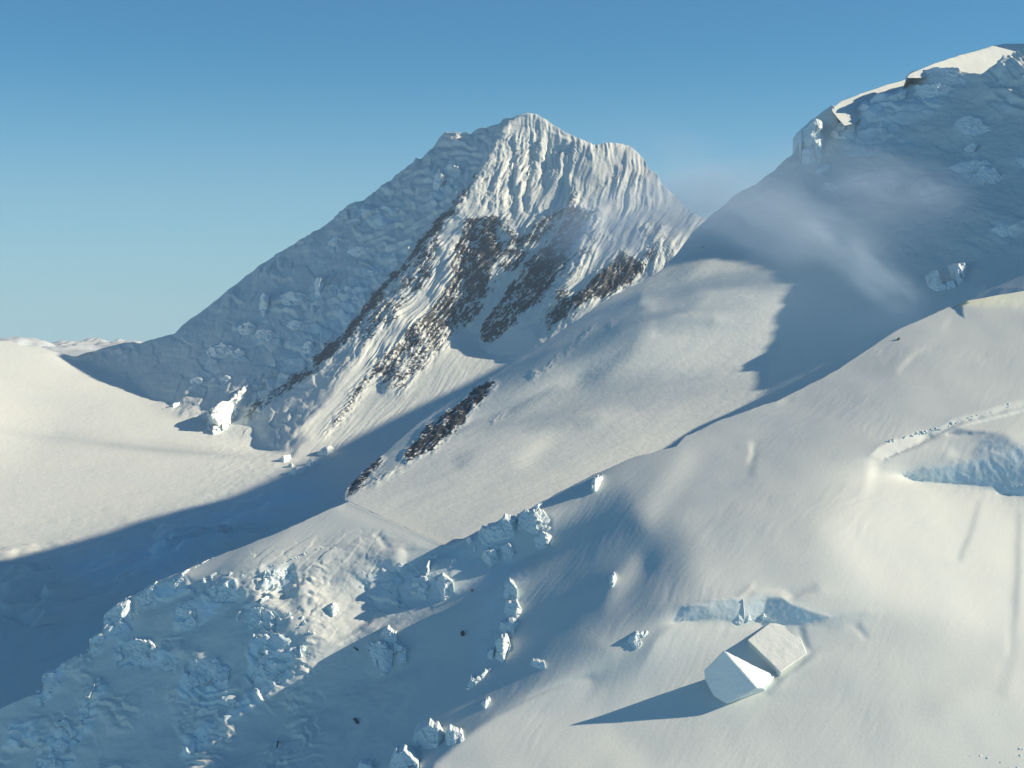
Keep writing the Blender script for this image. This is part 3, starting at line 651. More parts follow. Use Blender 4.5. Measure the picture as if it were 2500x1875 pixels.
# main hollow
hollow = [(1200, 1300), (1140, 1322), (1113, 1335), (1060, 1372), (990, 1400), (935, 1408), (932, 1420), (916, 1430), (897, 1474), (930, 1474), (897, 1524), (843, 1555), (797, 1590), (766, 1621), (735, 1650), (705, 1690), (690, 1750), (610, 1840), (570, 1890), (560, 2100),
          (1040, 2100), (1055, 1868), (1190, 1756), (1306, 1690), (1437, 1650), (1380, 1620), (1250, 1600), (1230, 1520), (1250, 1400), (1260, 1330)]
W_(lumN, 90, hollow, 5, 2)
W_(lumN, 72, [(880, 1530), (1050, 1480), (1130, 1560), (1080, 1660), (940, 1700), (800, 1780), (700, 1800), (720, 1700), (820, 1600)], 30)
W_(lumN, 112, [(1200, 1440), (1260, 1400), (1330, 1450), (1300, 1560), (1240, 1640), (1150, 1720), (1100, 1760), (1090, 1700), (1200, 1600)], 16)
W_(lumN, 112, [(1250, 1600), (1437, 1560), (1500, 1600), (1440, 1650), (1306, 1690), (1190, 1756), (1150, 1740)], 12)
W_(lumN, 205, [(1060, 1860), (1190, 1760), (1306, 1700), (1437, 1655), (1442, 1680), (1425, 1720), (1480, 1690), (1455, 1745), (1500, 1760), (1500, 1900), (1040, 1900)], 8, 3)
W_(lumN, 212, [(1190, 1752), (1300, 1700), (1400, 1661), (1441, 1651), (1436, 1680), (1420, 1715), (1350, 1762)], 3, 1)
W_(lumN, 205, [(1424, 1732), (1460, 1692), (1483, 1682), (1478, 1702), (1452, 1742)], 3, 1)
W_(lumN, 110, line_poly([(1120, 1790), (1200, 1742), (1300, 1690), (1400, 1648), (1450, 1640)], (12, 22)), 5)
# lower left shaded icefall
W_(lumN, 104, [(-420, 2240), (-420, 1700), (0, 1700), (100, 1620), (250, 1500), (320, 1440), (440, 1390), (540, 1420), (600, 1440), (640, 1480), (700, 1470), (705, 1530), (750, 1560), (790, 1600), (735, 1650), (700, 1680), (600, 1840), (560, 2240)], 6, 4)
W_(lumN, 120, [(0, 1740), (100, 1660), (220, 1590), (300, 1560), (260, 1640), (180, 1720), (60, 1800), (0, 1830)], 14, 5)
W_(lumN, 84, [(340, 1600), (470, 1560), (520, 1640), (440, 1680), (330, 1760), (240, 1800), (260, 1700)], 18, 5)
W_(lumN, 86, [(250, 1640), (420, 1740), (420, 1875), (100, 1875), (180, 1760)], 24, 5)
W_(lumN, 142, [(440, 1400), (517, 1355), (694, 1285), (786, 1300), (690, 1350), (620, 1390), (560, 1400), (500, 1430)], 8, 3)
W_(lumN, 210, [(694, 1690), (691, 1721), (656, 1775), (602, 1837), (559, 1880), (470, 1880), (513, 1829), (559, 1775), (617, 1725), (656, 1690), (680, 1678)], 5, 2)
W_(lumN, 214, [(274, 1860), (300, 1845), (348, 1830), (330, 1848), (296, 1862)], 3, 2)
for l, poly, so in [(134, [(320, 1560), (370, 1500), (440, 1455), (470, 1460), (440, 1500), (400, 1530), (340, 1575)], 6), (128, [(60, 1800), (160, 1720), (280, 1620), (300, 1570), (340, 1570), (290, 1640), (180, 1740), (80, 1820)], 10),
                    (132, [(420, 1700), (470, 1610), (560, 1500), (610, 1450), (640, 1460), (580, 1540), (500, 1640), (440, 1720)], 12), (126, [(240, 1876), (300, 1790), (400, 1700), (430, 1720), (340, 1830), (300, 1880)], 14),
                    (80, [(400, 1560), (480, 1530), (520, 1560), (470, 1610), (430, 1640), (400, 1600)], 10), (82, [(560, 1440), (600, 1430), (620, 1470), (570, 1490)], 6), (78, [(480, 1520), (520, 1470), (560, 1480), (520, 1530)], 6),
                    (82, [(180, 1720), (220, 1690), (240, 1720), (190, 1800)], 8), (84, [(700, 1570), (760, 1560), (770, 1590), (720, 1600)], 5), (160, [(250, 1560), (256, 1500), (320, 1466), (330, 1500), (310, 1560)], 4)]:
    W_(lumN, l, poly, so, 6)
for poly in [[(1165, 1350), (1180, 1290), (1240, 1262), (1340, 1255), (1340, 1330), (1250, 1370)],
             [(1222, 1560), (1225, 1430), (1262, 1430), (1270, 1500), (1250, 1600)], [(900, 1640), (900, 1570), (970, 1550), (990, 1610), (950, 1650)], [(1000, 1460), (1004, 1410), (1100, 1410), (1108, 1460)]]:
    W_(gyN, 1.6, poly, 4, 6)
# sunlit icefall top
W_(lumN, 189, [(560, 1380), (700, 1290), (850, 1200), (1130, 1300), (1110, 1335), (1040, 1370), (970, 1372), (900, 1360), (780, 1340), (660, 1390)], 12)
W_(lumN, 222, [(700, 1410), (740, 1395), (800, 1390), (860, 1395), (916, 1378), (935, 1410), (905, 1440), (897, 1474), (926, 1474), (897, 1520), (840, 1555), (805, 1560), (760, 1540), (735, 1500), (780, 1480), (700, 1495), (665, 1480), (690, 1440)], 4, 4)
W_(lumN, 150, [(660, 1405), (740, 1380), (850, 1385), (900, 1360), (960, 1375), (905, 1380), (860, 1396), (760, 1402), (700, 1425)], 4, 5)
W_(lumN, 130, [(690, 1440), (720, 1420), (740, 1440), (720, 1470), (690, 1485)], 6, 4)
for pts, w, l in [([(710, 1492), (780, 1478), (830, 1475), (870, 1470)], (8, 3), 96), ([(700, 1560), (760, 1580), (790, 1585)], (10, 6), 100), ([(750, 1500), (748, 1530), (760, 1560)], (6, 12), 150),
                  ([(780, 1535), (790, 1520)], (10, 10), 130), ([(820, 1480), (835, 1520), (842, 1552)], (8, 6), 244), ([(660, 1370), (720, 1350), (790, 1330)], (5, 8), 238), ([(660, 1382), (730, 1365), (800, 1350)], (8, 6), 130),
                  ([(800, 1380), (850, 1378), (880, 1360), (930, 1345)], (6, 14), 122), ([(940, 1335), (1000, 1340), (1080, 1342)], (4, 5), 120), ([(910, 1302), (925, 1320), (932, 1335)], (7, 10), 244), ([(925, 1298), (940, 1320), (950, 1335)], (5, 8), 120),
                  ([(975, 1340), (985, 1360), (978, 1380)], (22, 26), 240), ([(950, 1360), (940, 1390)], (16, 26), 128), ([(1000, 1376), (1020, 1360), (1050, 1350)], (8, 8), 190)]:
    W_(lumN, l, line_poly(pts, w), 3, 3)
# walls that face the viewer (steep)
walls = [([(1716, 1476), (1743, 1463), (1803, 1459), (1813, 1522), (1735, 1507)], 168, 2.4), ([(1813, 1463), (1874, 1457), (1873, 1482), (1876, 1496), (1817, 1522)], 196, 2.2),
         ([(1874, 1455), (1905, 1455), (1928, 1474), (2025, 1507), (1952, 1524), (1874, 1522), (1859, 1528), (1855, 1513)], 126, 1.8), ([(1662, 1478), (1716, 1476), (1737, 1509), (1643, 1515)], 92, 0.9),
         ([(2202, 1161), (2256, 1142), (2383, 1118), (2422, 1103), (2560, 1170), (2560, 1216), (2441, 1206), (2422, 1188), (2229, 1174)], 128, 1.6)]
for poly, l, s in walls:
    W_(lumN, l, poly, 1.5, 2); W_(gyN, s, poly, 2, 2); W_(iceN, 0.7, poly, 3, 3)
W_(gyN, 0.18, [(1640, 1526), (1735, 1516), (1815, 1530), (1950, 1532), (2030, 1516), (2040, 1530), (1950, 1560), (1700, 1560)], 10)
W_(lumN, 206, [(1640, 1525), (1735, 1516), (1815, 1530), (1950, 1530), (2030, 1514), (1940, 1570), (1800, 1640), (1640, 1690), (1520, 1720), (1560, 1640), (1600, 1560)], 5)
W_(lumN, 236, [(1840, 1440), (1880, 1436), (1920, 1440), (1940, 1468), (1905, 1452), (1850, 1455)], 4, 2)
for pts, w, l in [([(1803, 1460), (1822, 1445), (1842, 1426)], (8, 6), 244), ([(1795, 1456), (1812, 1442), (1830, 1426)], (4, 4), 130), ([(1925, 1468), (1945, 1458), (1972, 1448)], (5, 10), 96), ([(1950, 1452), (2000, 1436)], (20, 30), 176),
                  ([(2020, 1504), (2060, 1500), (2120, 1494)], (14, 8), 176), ([(2060, 1532), (2082, 1526)], (5, 5), 242), ([(2082, 1526), (2100, 1552), (2112, 1562)], (6, 6), 246), ([(2090, 1524), (2106, 1540), (2112, 1556)], (14, 8), 148),
                  ([(1940, 1530), (1956, 1568), (1974, 1600)], (6, 10), 246), ([(1958, 1528), (1966, 1560), (1974, 1582)], (12, 8), 128), ([(1966, 1526), (2008, 1534)], (5, 4), 240),
                  ([(1868, 1692), (1905, 1656), (1950, 1622), (1985, 1596)], (18, 6), 132), ([(1900, 1676), (1950, 1638), (2000, 1606), (2060, 1580)], (6, 5), 222),
                  ([(2395, 1220), (2376, 1290), (2350, 1370)], (6, 8), 232), ([(2388, 1225), (2366, 1300), (2340, 1370)], (7, 8), 200), ([(2485, 1250), (2480, 1400), (2470, 1600), (2440, 1700)], (10, 30), 205), ([(2478, 1250), (2468, 1400), (2455, 1600)], (6, 10), 232),
                  ([(1832, 1080), (1834, 1110), (1826, 1130)], (12, 7), 236), ([(1842, 1090), (1842, 1115), (1832, 1160)], (8, 18), 140), ([(1790, 1085), (1806, 1092)], (10, 8), 150), ([(1895, 985), (1920, 975)], (6, 5), 226),
                  ([(2210, 882), (2240, 860), (2268, 850)], (8, 4), 226), ([(2165, 888), (2190, 876)], (10, 6), 158), ([(2300, 800), (2320, 775)], (5, 5), 222), ([(2190, 910), (2215, 880)], (6, 6), 222),
                  ([(1420, 1625), (1360, 1650), (1250, 1700)], (8, 6), 124)]:
    W_(lumN, l, line_poly(pts, w), 2.5, 2)
# upper right crevasse: lit lip, slab and pit
W_(lumN, 246, [(2121, 1115), (2140, 1092), (2175, 1076), (2229, 1057), (2275, 1057), (2244, 1084), (2155, 1122)], 2, 4)
W_(lumN, 240, line_poly([(2270, 1056), (2330, 1032), (2372, 1020), (2432, 1000), (2510, 980), (2620, 950)], (10, 18)), 2, 5)
W_(lumN, 128, line_poly([(2270, 1068), (2325, 1046), (2372, 1032), (2440, 1014), (2510, 996), (2620, 965)], (6, 7)), 2, 3)
W_(lumN, 120, line_poly([(2155, 1124), (2240, 1090), (2306, 1058)], (5, 8)), 2, 2)
W_(lumN, 222, [(2160, 1128), (2306, 1062), (2406, 1057), (2362, 1122), (2229, 1142), (2152, 1136)], 2.5, 2)
W_(lumN, 246, [(2320, 1090), (2345, 1120), (2312, 1124), (2300, 1118)], 4, 3)
W_(lumN, 150, [(2406, 1052), (2450, 1062), (2470, 1085), (2560, 1110), (2560, 1165), (2480, 1140), (2422, 1103), (2366, 1120)], 3, 4)
W_(gyN, 1.2, [(2406, 1055), (2450, 1064), (2560, 1115), (2560, 1160), (2480, 1138), (2422, 1103), (2370, 1118)], 3, 4)
W_(lumN, 120, [(2306, 1056), (2330, 1046), (2400, 1050), (2406, 1056), (2330, 1062)], 2, 3)
W_(lumN, 242, [(2120, 1120), (2145, 1130), (2128, 1190), (2110, 1250), (2112, 1180)], 8, 2)
W_(lumN, 225, [(2440, 1212), (2560, 1222), (2560, 1260), (2480, 1250), (2440, 1225)], 4, 2)
W_(iceN, 0.8, [(2400, 1060), (2560, 1110), (2560, 1210), (2420, 1190), (2240, 1165), (2380, 1120)], 6, 5)
CLIFFS = [[(252, 1568), (254, 1500), (312, 1462), (335, 1478), (316, 1552)], [(598, 1605), (615, 1555), (690, 1545), (720, 1600), (705, 1665), (606, 1668)], [(438, 1725), (455, 1620), (500, 1600), (560, 1620), (570, 1715), (520, 1740)],
          [(276, 1624), (290, 1562), (370, 1562), (434, 1612), (430, 1645), (370, 1630)], [(335, 1482), (374, 1425), (450, 1408), (470, 1450), (380, 1475)], [(85, 1720), (95, 1640), (150, 1618), (150, 1680), (120, 1715)], [(215, 1595), (220, 1550), (262, 1545), (262, 1592)],
          [(420, 1540), (425, 1490), (480, 1465), (520, 1440), (580, 1415), (585, 1465), (540, 1480), (485, 1535)], [(598, 1540), (600, 1480), (680, 1490), (680, 1540)], [(190, 1780), (215, 1700), (250, 1655), (262, 1668), (230, 1770), (170, 1840), (100, 1840), (120, 1770)],
          [(640, 1440), (640, 1390), (720, 1380), (720, 1420), (680, 1450)], [(80, 1900), (90, 1850), (180, 1850), (180, 1900)], [(440, 1850), (450, 1800), (530, 1750), (545, 1780), (480, 1850)], [(0, 1830), (20, 1770), (100, 1760), (100, 1820)], [(540, 1760), (600, 1700), (690, 1635), (700, 1650), (620, 1730), (560, 1770)]]
for poly in CLIFFS: W_(iceN, 1.0, poly, 5, 8); W_(gyN, 1.5, poly, 5, 8)
W_(iceN, 0.6, [(860, 1420), (1100, 1340), (1250, 1300), (1290, 1420), (1240, 1600), (1150, 1660), (1180, 1450), (1000, 1500), (900, 1480)], 16, 16)
def seam_fade(X, Y):
    t = np.clip(((X - 850) * 236 + (Y - 1222) * 108) / (236.0**2 + 108**2), 0, 1)
    dd = np.hypot(X - 850 - 236 * t, Y - 1222 - 108 * t)
    return 1 - np.exp(-(dd / 26.0)**2)
gN = side_slope(lumN, gyN)
gN = np.where((RN.Y > 1880), np.minimum(gN, 0.5), gN)
skyN = [(-420, 1880), (-200, 1800), (0, 1731), (60, 1706), (104, 1692), (104, 1660), (122, 1648), (147, 1621), (180, 1606), (220, 1590), (222, 1563), (251, 1548), (256, 1505), (280, 1486), (309, 1466), (345, 1444), (374, 1424), (436, 1401), (517, 1362),
        (579, 1339), (694, 1293), (822, 1235), (850, 1222), (1000, 1290), (1086, 1330), (1136, 1316), (1217, 1282), (1302, 1235), (1372, 1198), (1445, 1162), (1550, 1116), (1650, 1091), (1673, 1064), (1746, 1030), (1901, 976), (2016, 918), (2182, 810),
        (2306, 752), (2364, 733), (2468, 713), (2500, 711), (2700, 700), (2940, 700)]
seam = []
for (x, y) in [(850, 1222), (920, 1254), (1000, 1290), (1050, 1313), (1086, 1330)]:
    seam.append((x, y, float(np.exp(-RM.sample(LM, np.array([x * 1.0]), np.array([y * 1.0])))[0]), 26))
print('seam', [round(s[2]) for s in seam])
for (x, y, k) in [(1136, 1316, .99), (1217, 1282, .975), (1302, 1235, .96), (1445, 1162, .93), (1560, 1112, .91), (1673, 1064, .89), (1800, 1010, .88)]:
    seam.append((x, y, k * float(np.exp(-RM.sample(LM, np.array([x * 1.0]), np.array([y - 6.0])))[0]), 26))
seam = [q + (1200.0,) for q in seam]
anN = seam + [(1400, 1800, 2050, 120), (300, 1750, 2050, 120), (2300, 1700, 2200, 200), (2400, 760, 3450, 90, 60.0), (1700, 1080, 2950, 90), (1900, 1300, 2600, 120), (500, 1380, 2600, 60)]
LN = solve(RN, gN, gyN, anN)
botN = [(-420, 2230), (2940, 2230)]
def reliefN(X, Y, P, d):
    px, py, pz = P[..., 0], P[..., 1], P[..., 2] - 3600
    ice = np.clip(RN.sample(iceN, X, Y), 0, 1)
    h = fbm(px / 260, py / 330, oct=3, seed=101) * 2.2
    a = px * 0.62 + py * 0.78; b = px * 0.78 - py * 0.62          # wind and slide marks run down the slope
    wq = fbm(px / 150, py / 150, oct=2, seed=102) * 2.0; sm = 0.35 + 0.65 * sstep(-.3, .5, fbm(px / 210, py / 210, oct=2, seed=106))
    h += fbm(a / 70, b / 12 + wq, oct=4, seed=103, gain=.5) * 0.24 * sm * (1 - ice * .6) * (1 - .6 * sstep(1900, 2300, X) * sstep(1150, 1400, Y))
    h += fbm(a / 26, b / 9 + wq, oct=3, seed=107, gain=.5) * 0.05 * sm
    left = sstep(1150, 900, X)
    wv = fbm(px / 60, pz / 60, py / 60, oct=3, seed=108)
    h += left * ice * (blocks((px + .5 * py) / 62 + wv * .7, pz / 44 + wv * .6, 5, 1.1, groove=0) * 7.0 + blocks(px / 24 + wv * .5, pz / 17 - wv * .5, 9, 1.2, groove=.1) * 2.6 + fbm(px / 9, pz / 9, py / 9, oct=3, seed=105) * .5)
    h += (1 - left) * ice * ridged(px / 22, pz / 22, py / 22, oct=4, seed=111) * 0.6
    h += left * (1 - ice) * sstep(1380, 1480, Y + .3 * (X - 500)) * (fbm(px / 70, py / 60, pz / 50, oct=4, seed=117, gain=.45) * 3.2)
    tw = fbm(px / 90, pz / 70, py / 90, oct=4, seed=131, gain=.5)
    patch = sstep(-.1, .35, fbm(px / 120, pz / 100, oct=2, seed=133))
    h += left * sstep(1400, 1500, Y + .3 * (X - 500)) * sstep(820, 720, X) * patch * terrace(pz / 34 + px / 110 + tw * 1.5) * 7.0
    top = sstep(560, 640, X) * sstep(980, 900, X) * sstep(1290, 1330, Y + (X - 800) * .2) * sstep(1600, 1540, Y)
    h += top * 1.0 * (blocks(a / 60 + fbm(px / 50, py / 50, oct=2, seed=4) * .5, b / 22, 15, .5) * 1.1 + fbm(px / 14, py / 14, oct=3, seed=113) * .35)
    return h * seam_fade(X, Y) - 3.5 * (1 - seam_fade(X, Y))
snowN = snow_material('near_snow', (0.66, 0.72, 0.70), 2.0, rock=False, bump=0.4)
PP, AT, XX, YY, nb = terrain(RN, LN, skyN, botN, -416, 2930, 2.8, 560, reliefN, {'ice': iceN}, [(3, 1.2), (12, 8), (40, 34), (130, 120), (340, 320)], power=1.0, rough=1.6, seed=17)
nr, nc = PP.shape[:2]
V = PP.reshape(-1, 3); At = {k: v.ravel() for k, v in AT.items()}
# fold down behind the seam so the two snow sheets meet
o = submesh('snow_slope', np.ones((nr - 1, nc - 1), bool), V, At, nr, nc, snowN)
tag(o, 'near crevassed snow slope, shaded on the left and sunlit on the right', 'snow slope', kind='structure')
# ------------------------------------------------------------------ unseen massif added beyond the frame, crest shaped to shade the basin
line = [(-320, 1450), (0, 1370), (200, 1318), (400, 1255), (560, 1215), (700, 1150), (850, 1075), (1000, 1000), (1150, 930), (1300, 850)]
bx = []
for x in np.arange(-320, 1300, 20.0):
    y = np.interp(x, [p[0] for p in line], [p[1] for p in line])
    d = float(np.exp(-RF.sample(LF, np.array([x]), np.array([y])))[0]); p = place(np.array([x]), np.array([y]), np.array([d]))[0]
    bx.append((p[1], p[2] - p[0] * math.tan(SUN_EL)))
bx.sort()
print('H(Y):', [(round(a), round(b)) for a, b in bx][::8])
Yk = np.arange(5150, bx[-1][0] + 120, 60.0)
Hk = np.interp(Yk, [b[0] for b in bx], [b[1] for b in bx])
Hk = np.where(Yk < bx[0][0], bx[0][1] + (bx[0][0] - Yk) * 0.0, Hk)
ker = np.ones(5) / 5; Hk = np.convolve(np.pad(Hk, 2, mode='edge'), ker, 'valid')
rows_ = []
for y, h in zip(Yk, Hk):
    Xo = 0.345 * y
    zc = h + Xo * math.tan(SUN_EL)
    prof = [(-260, -330), (-120, -130), (-50, -40), (0, 0), (60, -30), (200, -140), (700, -700), (1600, -2200)]
    rows_.append([(Xo + a, y, zc + b) for a, b in prof])
G = np.array(rows_)
n_ = fbm(G[..., 0] / 300, G[..., 1] / 300, oct=4, seed=201) * 30; n_[:, 2:5] *= 0.12
G[..., 2] += n_
o = make_mesh('shadow_massif', G.reshape(-1, 3), grid_faces(G.shape[0], G.shape[1]), snowM, True)
tag(o, 'unseen snow massif shaped to cast the shadow across the basin', 'mountain', kind='structure')

# sunlit snow caps behind the edge of the shaded face
def snow_cap(label, x0, x1, top, low, ref, d0, g, s=2.6, seed=0):
    xs = np.arange(x0, x1, 3.0); yt = curve(top, xs, 1.0, seed); yb = curve(low, xs)
    t = np.linspace(0, 1, 40)[:, None]; X = np.repeat(xs[None], 40, 0); Y = yt[None] + t * (yb - yt)[None]
    u, v = direction(X, Y); u0, v0 = direction(float(ref[0]), float(ref[1]))
    d = d0 * np.exp(s * (v - v0) - g * s * (u - u0)); P = place(X, Y, d)
    P[..., 2] += fbm(P[..., 0] / 120, P[..., 1] / 200, oct=4, seed=seed) * 2.5
    rows = [P]; c = P[0]
    for a, b in ((10, 2), (40, 14), (110, 70), (260, 260)):
        q = c.copy(); q[:, 1] += a; q[:, 2] -= b; rows.insert(0, q[None])
    G = np.concatenate(rows, 0)
    o = make_mesh('snow_cap', G.reshape(-1, 3), grid_faces(*G.shape[:2]), snowM, True)
    return tag(o, label, 'snow cap')
snow_cap('large smooth sunlit snow dome at the top of the shaded mountain', 2216, 2620, [(2213, 190), (2221, 181), (2244, 171), (2300, 150), (2344, 134), (2422, 112), (2479, 106), (2500, 106), (2560, 110), (2640, 125)],
         [(2216, 189), (2236, 190), (2306, 187), (2396, 215), (2500, 150), (2640, 150)], (2300, 165), 4900, -0.25, seed=3)
snow_cap('narrow sunlit snow band along the skyline below the dome', 2032, 2222, [(2030, 268), (2055, 246), (2105, 228), (2160, 210), (2213, 193), (2222, 190)],
         [(2030, 269), (2046, 290), (2062, 306), (2090, 300), (2120, 262), (2200, 218), (2222, 191)], (2120, 240), 4925, -0.22, seed=5)
# ---- air ----
def box(name, x0, x1, y0, y1, z0, z1, mat):
    v = [(x, y, z) for x in (x0, x1) for y in (y0, y1) for z in (z0, z1)]
    f = [(0, 1, 3, 2), (4, 6, 7, 5), (0, 4, 5, 1), (2, 3, 7, 6), (0, 2, 6, 4), (1, 5, 7, 3)]
    return make_mesh(name, np.array(v, float), np.array(f), mat, False)
m, nt, N, K = nodes('haze_air')
out = N('ShaderNodeOutputMaterial'); pv = N('ShaderNodeVolumePrincipled'); K(pv.outputs[0], out.inputs['Volume'])
pv.inputs['Color'].default_value = (0.62, 0.82, 1.0, 1); pv.inputs['Density'].default_value = 1.15e-5; pv.inputs['Anisotropy'].default_value = 0.1
dg = bpy.context.evaluated_depsgraph_get()
lo = np.full(3, 1e9); hi = np.full(3, -1e9)
for ob in scn.objects:
    if ob.type == 'MESH':
        co = np.empty(len(ob.data.vertices) * 3, np.float32); ob.data.vertices.foreach_get('co', co); co = co.reshape(-1, 3)
        lo = np.minimum(lo, co.min(0)); hi = np.maximum(hi, co.max(0))
hz = box('haze', lo[0] - 60, hi[0] + 60, -800, hi[1] + 60, lo[2] - 1.0, max(hi[2], CAM_Z) + 60, m)
tag(hz, kind='stuff')
# distant cloud tops on the horizon
m, nt, N, K = nodes('cloud_white')
out = N('ShaderNodeOutputMaterial'); bs = N('ShaderNodeBsdfPrincipled'); K(bs.outputs[0], out.inputs[0])
bs.inputs['Base Color'].default_value = (0.46, 0.52, 0.56, 1); bs.inputs['Roughness'].default_value = 1.0; bs.inputs['Specular IOR Level'].default_value = 0
gx_ = np.linspace(-24000, -6500, 300); gy_ = np.geomspace(46000, 95000, 130)
GX, GY = np.meshgrid(gx_, gy_)
hgt = fbm(GX / 5200, GY / 9000, oct=3, seed=301); puff = np.abs(fbm(GX / 1500, GY / 2600, oct=4, seed=305))
env = sstep(-.15, .5, hgt)
GZ = CAM_Z - 640 + env * (90 + 260 * puff) + 40 * puff
GZ += 330 * np.exp(-((GX + 15500) / 1500)**2 - ((GY - 56000) / 6000)**2) * (0.6 + puff)
o = make_mesh('clouds', np.stack([GX, GY, GZ], -1).reshape(-1, 3), grid_faces(*GX.shape), m, True)
tag(o, kind='stuff')

# drifting mist in the col and along the shaded mountainside
def mist(name, x, y, d, rx, ry, rz, rot, dens, seed, label):
    m, nt, N, K = nodes('mist_air')
    out = N('ShaderNodeOutputMaterial'); pv = N('ShaderNodeVolumePrincipled'); K(pv.outputs[0], out.inputs['Volume'])
    pv.inputs['Color'].default_value = (0.62, 0.80, 1.0, 1); pv.inputs['Anisotropy'].default_value = 0.25
    tc = N('ShaderNodeTexCoord'); ln = N('ShaderNodeVectorMath'); ln.operation = 'LENGTH'; K(tc.outputs['Object'], ln.inputs[0])
    fo = N('ShaderNodeMapRange'); fo.interpolation_type = 'SMOOTHSTEP'; K(ln.outputs['Value'], fo.inputs['Value'])
    fo.inputs['From Min'].default_value = 0.15; fo.inputs['From Max'].default_value = 0.98; fo.inputs['To Min'].default_value = 1; fo.inputs['To Max'].default_value = 0
    mp = N('ShaderNodeMapping'); mp.inputs['Location'].default_value = (seed * 3.1, seed * 1.7, seed); mp.inputs['Scale'].default_value = (1.6, 1.2, 1.0); K(tc.outputs['Object'], mp.inputs[0])
    nz = N('ShaderNodeTexNoise'); nz.inputs['Scale'].default_value = 1.5; nz.inputs['Detail'].default_value = 5; nz.inputs['Roughness'].default_value = .58; nz.inputs['Distortion'].default_value = .4; K(mp.outputs[0], nz.inputs['Vector'])
    nr_ = N('ShaderNodeMapRange'); K(nz.outputs[0], nr_.inputs['Value']); nr_.inputs['From Min'].default_value = .36; nr_.inputs['From Max'].default_value = .68
    mu = N('ShaderNodeMath'); mu.operation = 'MULTIPLY'; K(fo.outputs[0], mu.inputs[0]); K(nr_.outputs[0], mu.inputs[1])
    m2 = N('ShaderNodeMath'); m2.operation = 'MULTIPLY'; K(mu.outputs[0], m2.inputs[0]); m2.inputs[1].default_value = dens; K(m2.outputs[0], pv.inputs['Density'])
    bm = bmesh.new(); bmesh.ops.create_icosphere(bm, subdivisions=3, radius=1.0)
    me = bpy.data.meshes.new(name); bm.to_mesh(me); bm.free(); me.materials.append(m)
    o = bpy.data.objects.new(name, me); scn.collection.objects.link(o)
    o.location = place(np.array([float(x)]), np.array([float(y)]), np.array([float(d)]))[0]; o.scale = (rx, ry, rz); o.rotation_euler = (0, math.radians(rot), 0)
    return tag(o, kind='stuff')
mist('mist', 1630, 520, 4250, 430, 170, 125, -14, 0.0125, 1, '')
mist('mist', 1880, 540, 4150, 380, 150, 130, 14, 0.0115, 2, '')
mist('mist', 2110, 650, 3950, 260, 120, 70, 40, 0.0095, 3, '')
mist('mist', 2160, 470, 4300, 420, 150, 130, 15, 0.007, 4, '')
mist('mist', 1700, 440, 8800, 700, 300, 300, 25, 0.0012, 5, '')
# ------------------------------------------------------------------ ice blocks, seracs, cliffs, chunks
ice_m = snow_material('block_ice', (0.70, 0.79, 0.80), 2.5, rock=False, bump=0.55)
for n in list(ice_m.node_tree.nodes):
    if n.type == 'ATTRIBUTE': n.attribute_name = 'none'
ice_far = snow_material('far_block_ice', (0.72, 0.81, 0.83), 0.35, rock=False, bump=0.4)
for n in list(ice_far.node_tree.nodes):
    if n.type == 'ATTRIBUTE': n.attribute_name = 'none'
rnd = random.Random(5)
SURF = {'N': (RN, LN), 'M': (RM, LM), 'F': (RF, LF)}
def depth_at(s, x, y):
    R, L = SURF[s]; return float(np.exp(-R.sample(L, np.array([float(x)]), np.array([float(y)])))[0])

def hull_object(name, pts, size, rough=0.03, cuts=3, mat=None):
    bm = bmesh.new()
    c = sum((Vector(p) for p in pts), Vector()) / len(pts)
    for p in pts: bm.verts.new(Vector(p) - c)
    bmesh.ops.convex_hull(bm, input=bm.verts)
    loose = [v for v in bm.verts if not v.link_faces]
    if loose: bmesh.ops.delete(bm, geom=loose, context='VERTS')
    bmesh.ops.dissolve_limit(bm, angle_limit=0.12, verts=bm.verts, edges=bm.edges)
    bmesh.ops.bevel(bm, geom=bm.edges[:], offset=size * 0.012, segments=1, affect='EDGES')
    bmesh.ops.triangulate(bm, faces=bm.faces)
    for _ in range(cuts):
        long = [e for e in bm.edges if e.calc_length() > size * (0.09 if cuts < 5 else 0.03)]
        if not long: break
        bmesh.ops.subdivide_edges(bm, edges=long, cuts=1); bmesh.ops.triangulate(bm, faces=[f for f in bm.faces if len(f.verts) > 3])
    bm.normal_update()
    co = np.array([v.co[:] for v in bm.verts]); w = co + np.array(c)
    s = size
    n1 = fbm(w[:, 0] / (s * .35), w[:, 2] / (s * .35), w[:, 1] / (s * .35), oct=4, seed=77, gain=.6)
    n2 = blocks((w[:, 0] + w[:, 1] * .4) / (s * .22), (w[:, 2] + w[:, 1] * .3) / (s * .16), 3, .6)
    for v, a, b in zip(bm.verts, n1, n2): v.co += v.normal * (a * s * rough + b * s * rough * .55)
    me = bpy.data.meshes.new(name); bm.to_mesh(me); bm.free()
    me.materials.append(mat or ice_m)
    o = bpy.data.objects.new(name, me); o.location = c; scn.collection.objects.link(o)
    return o

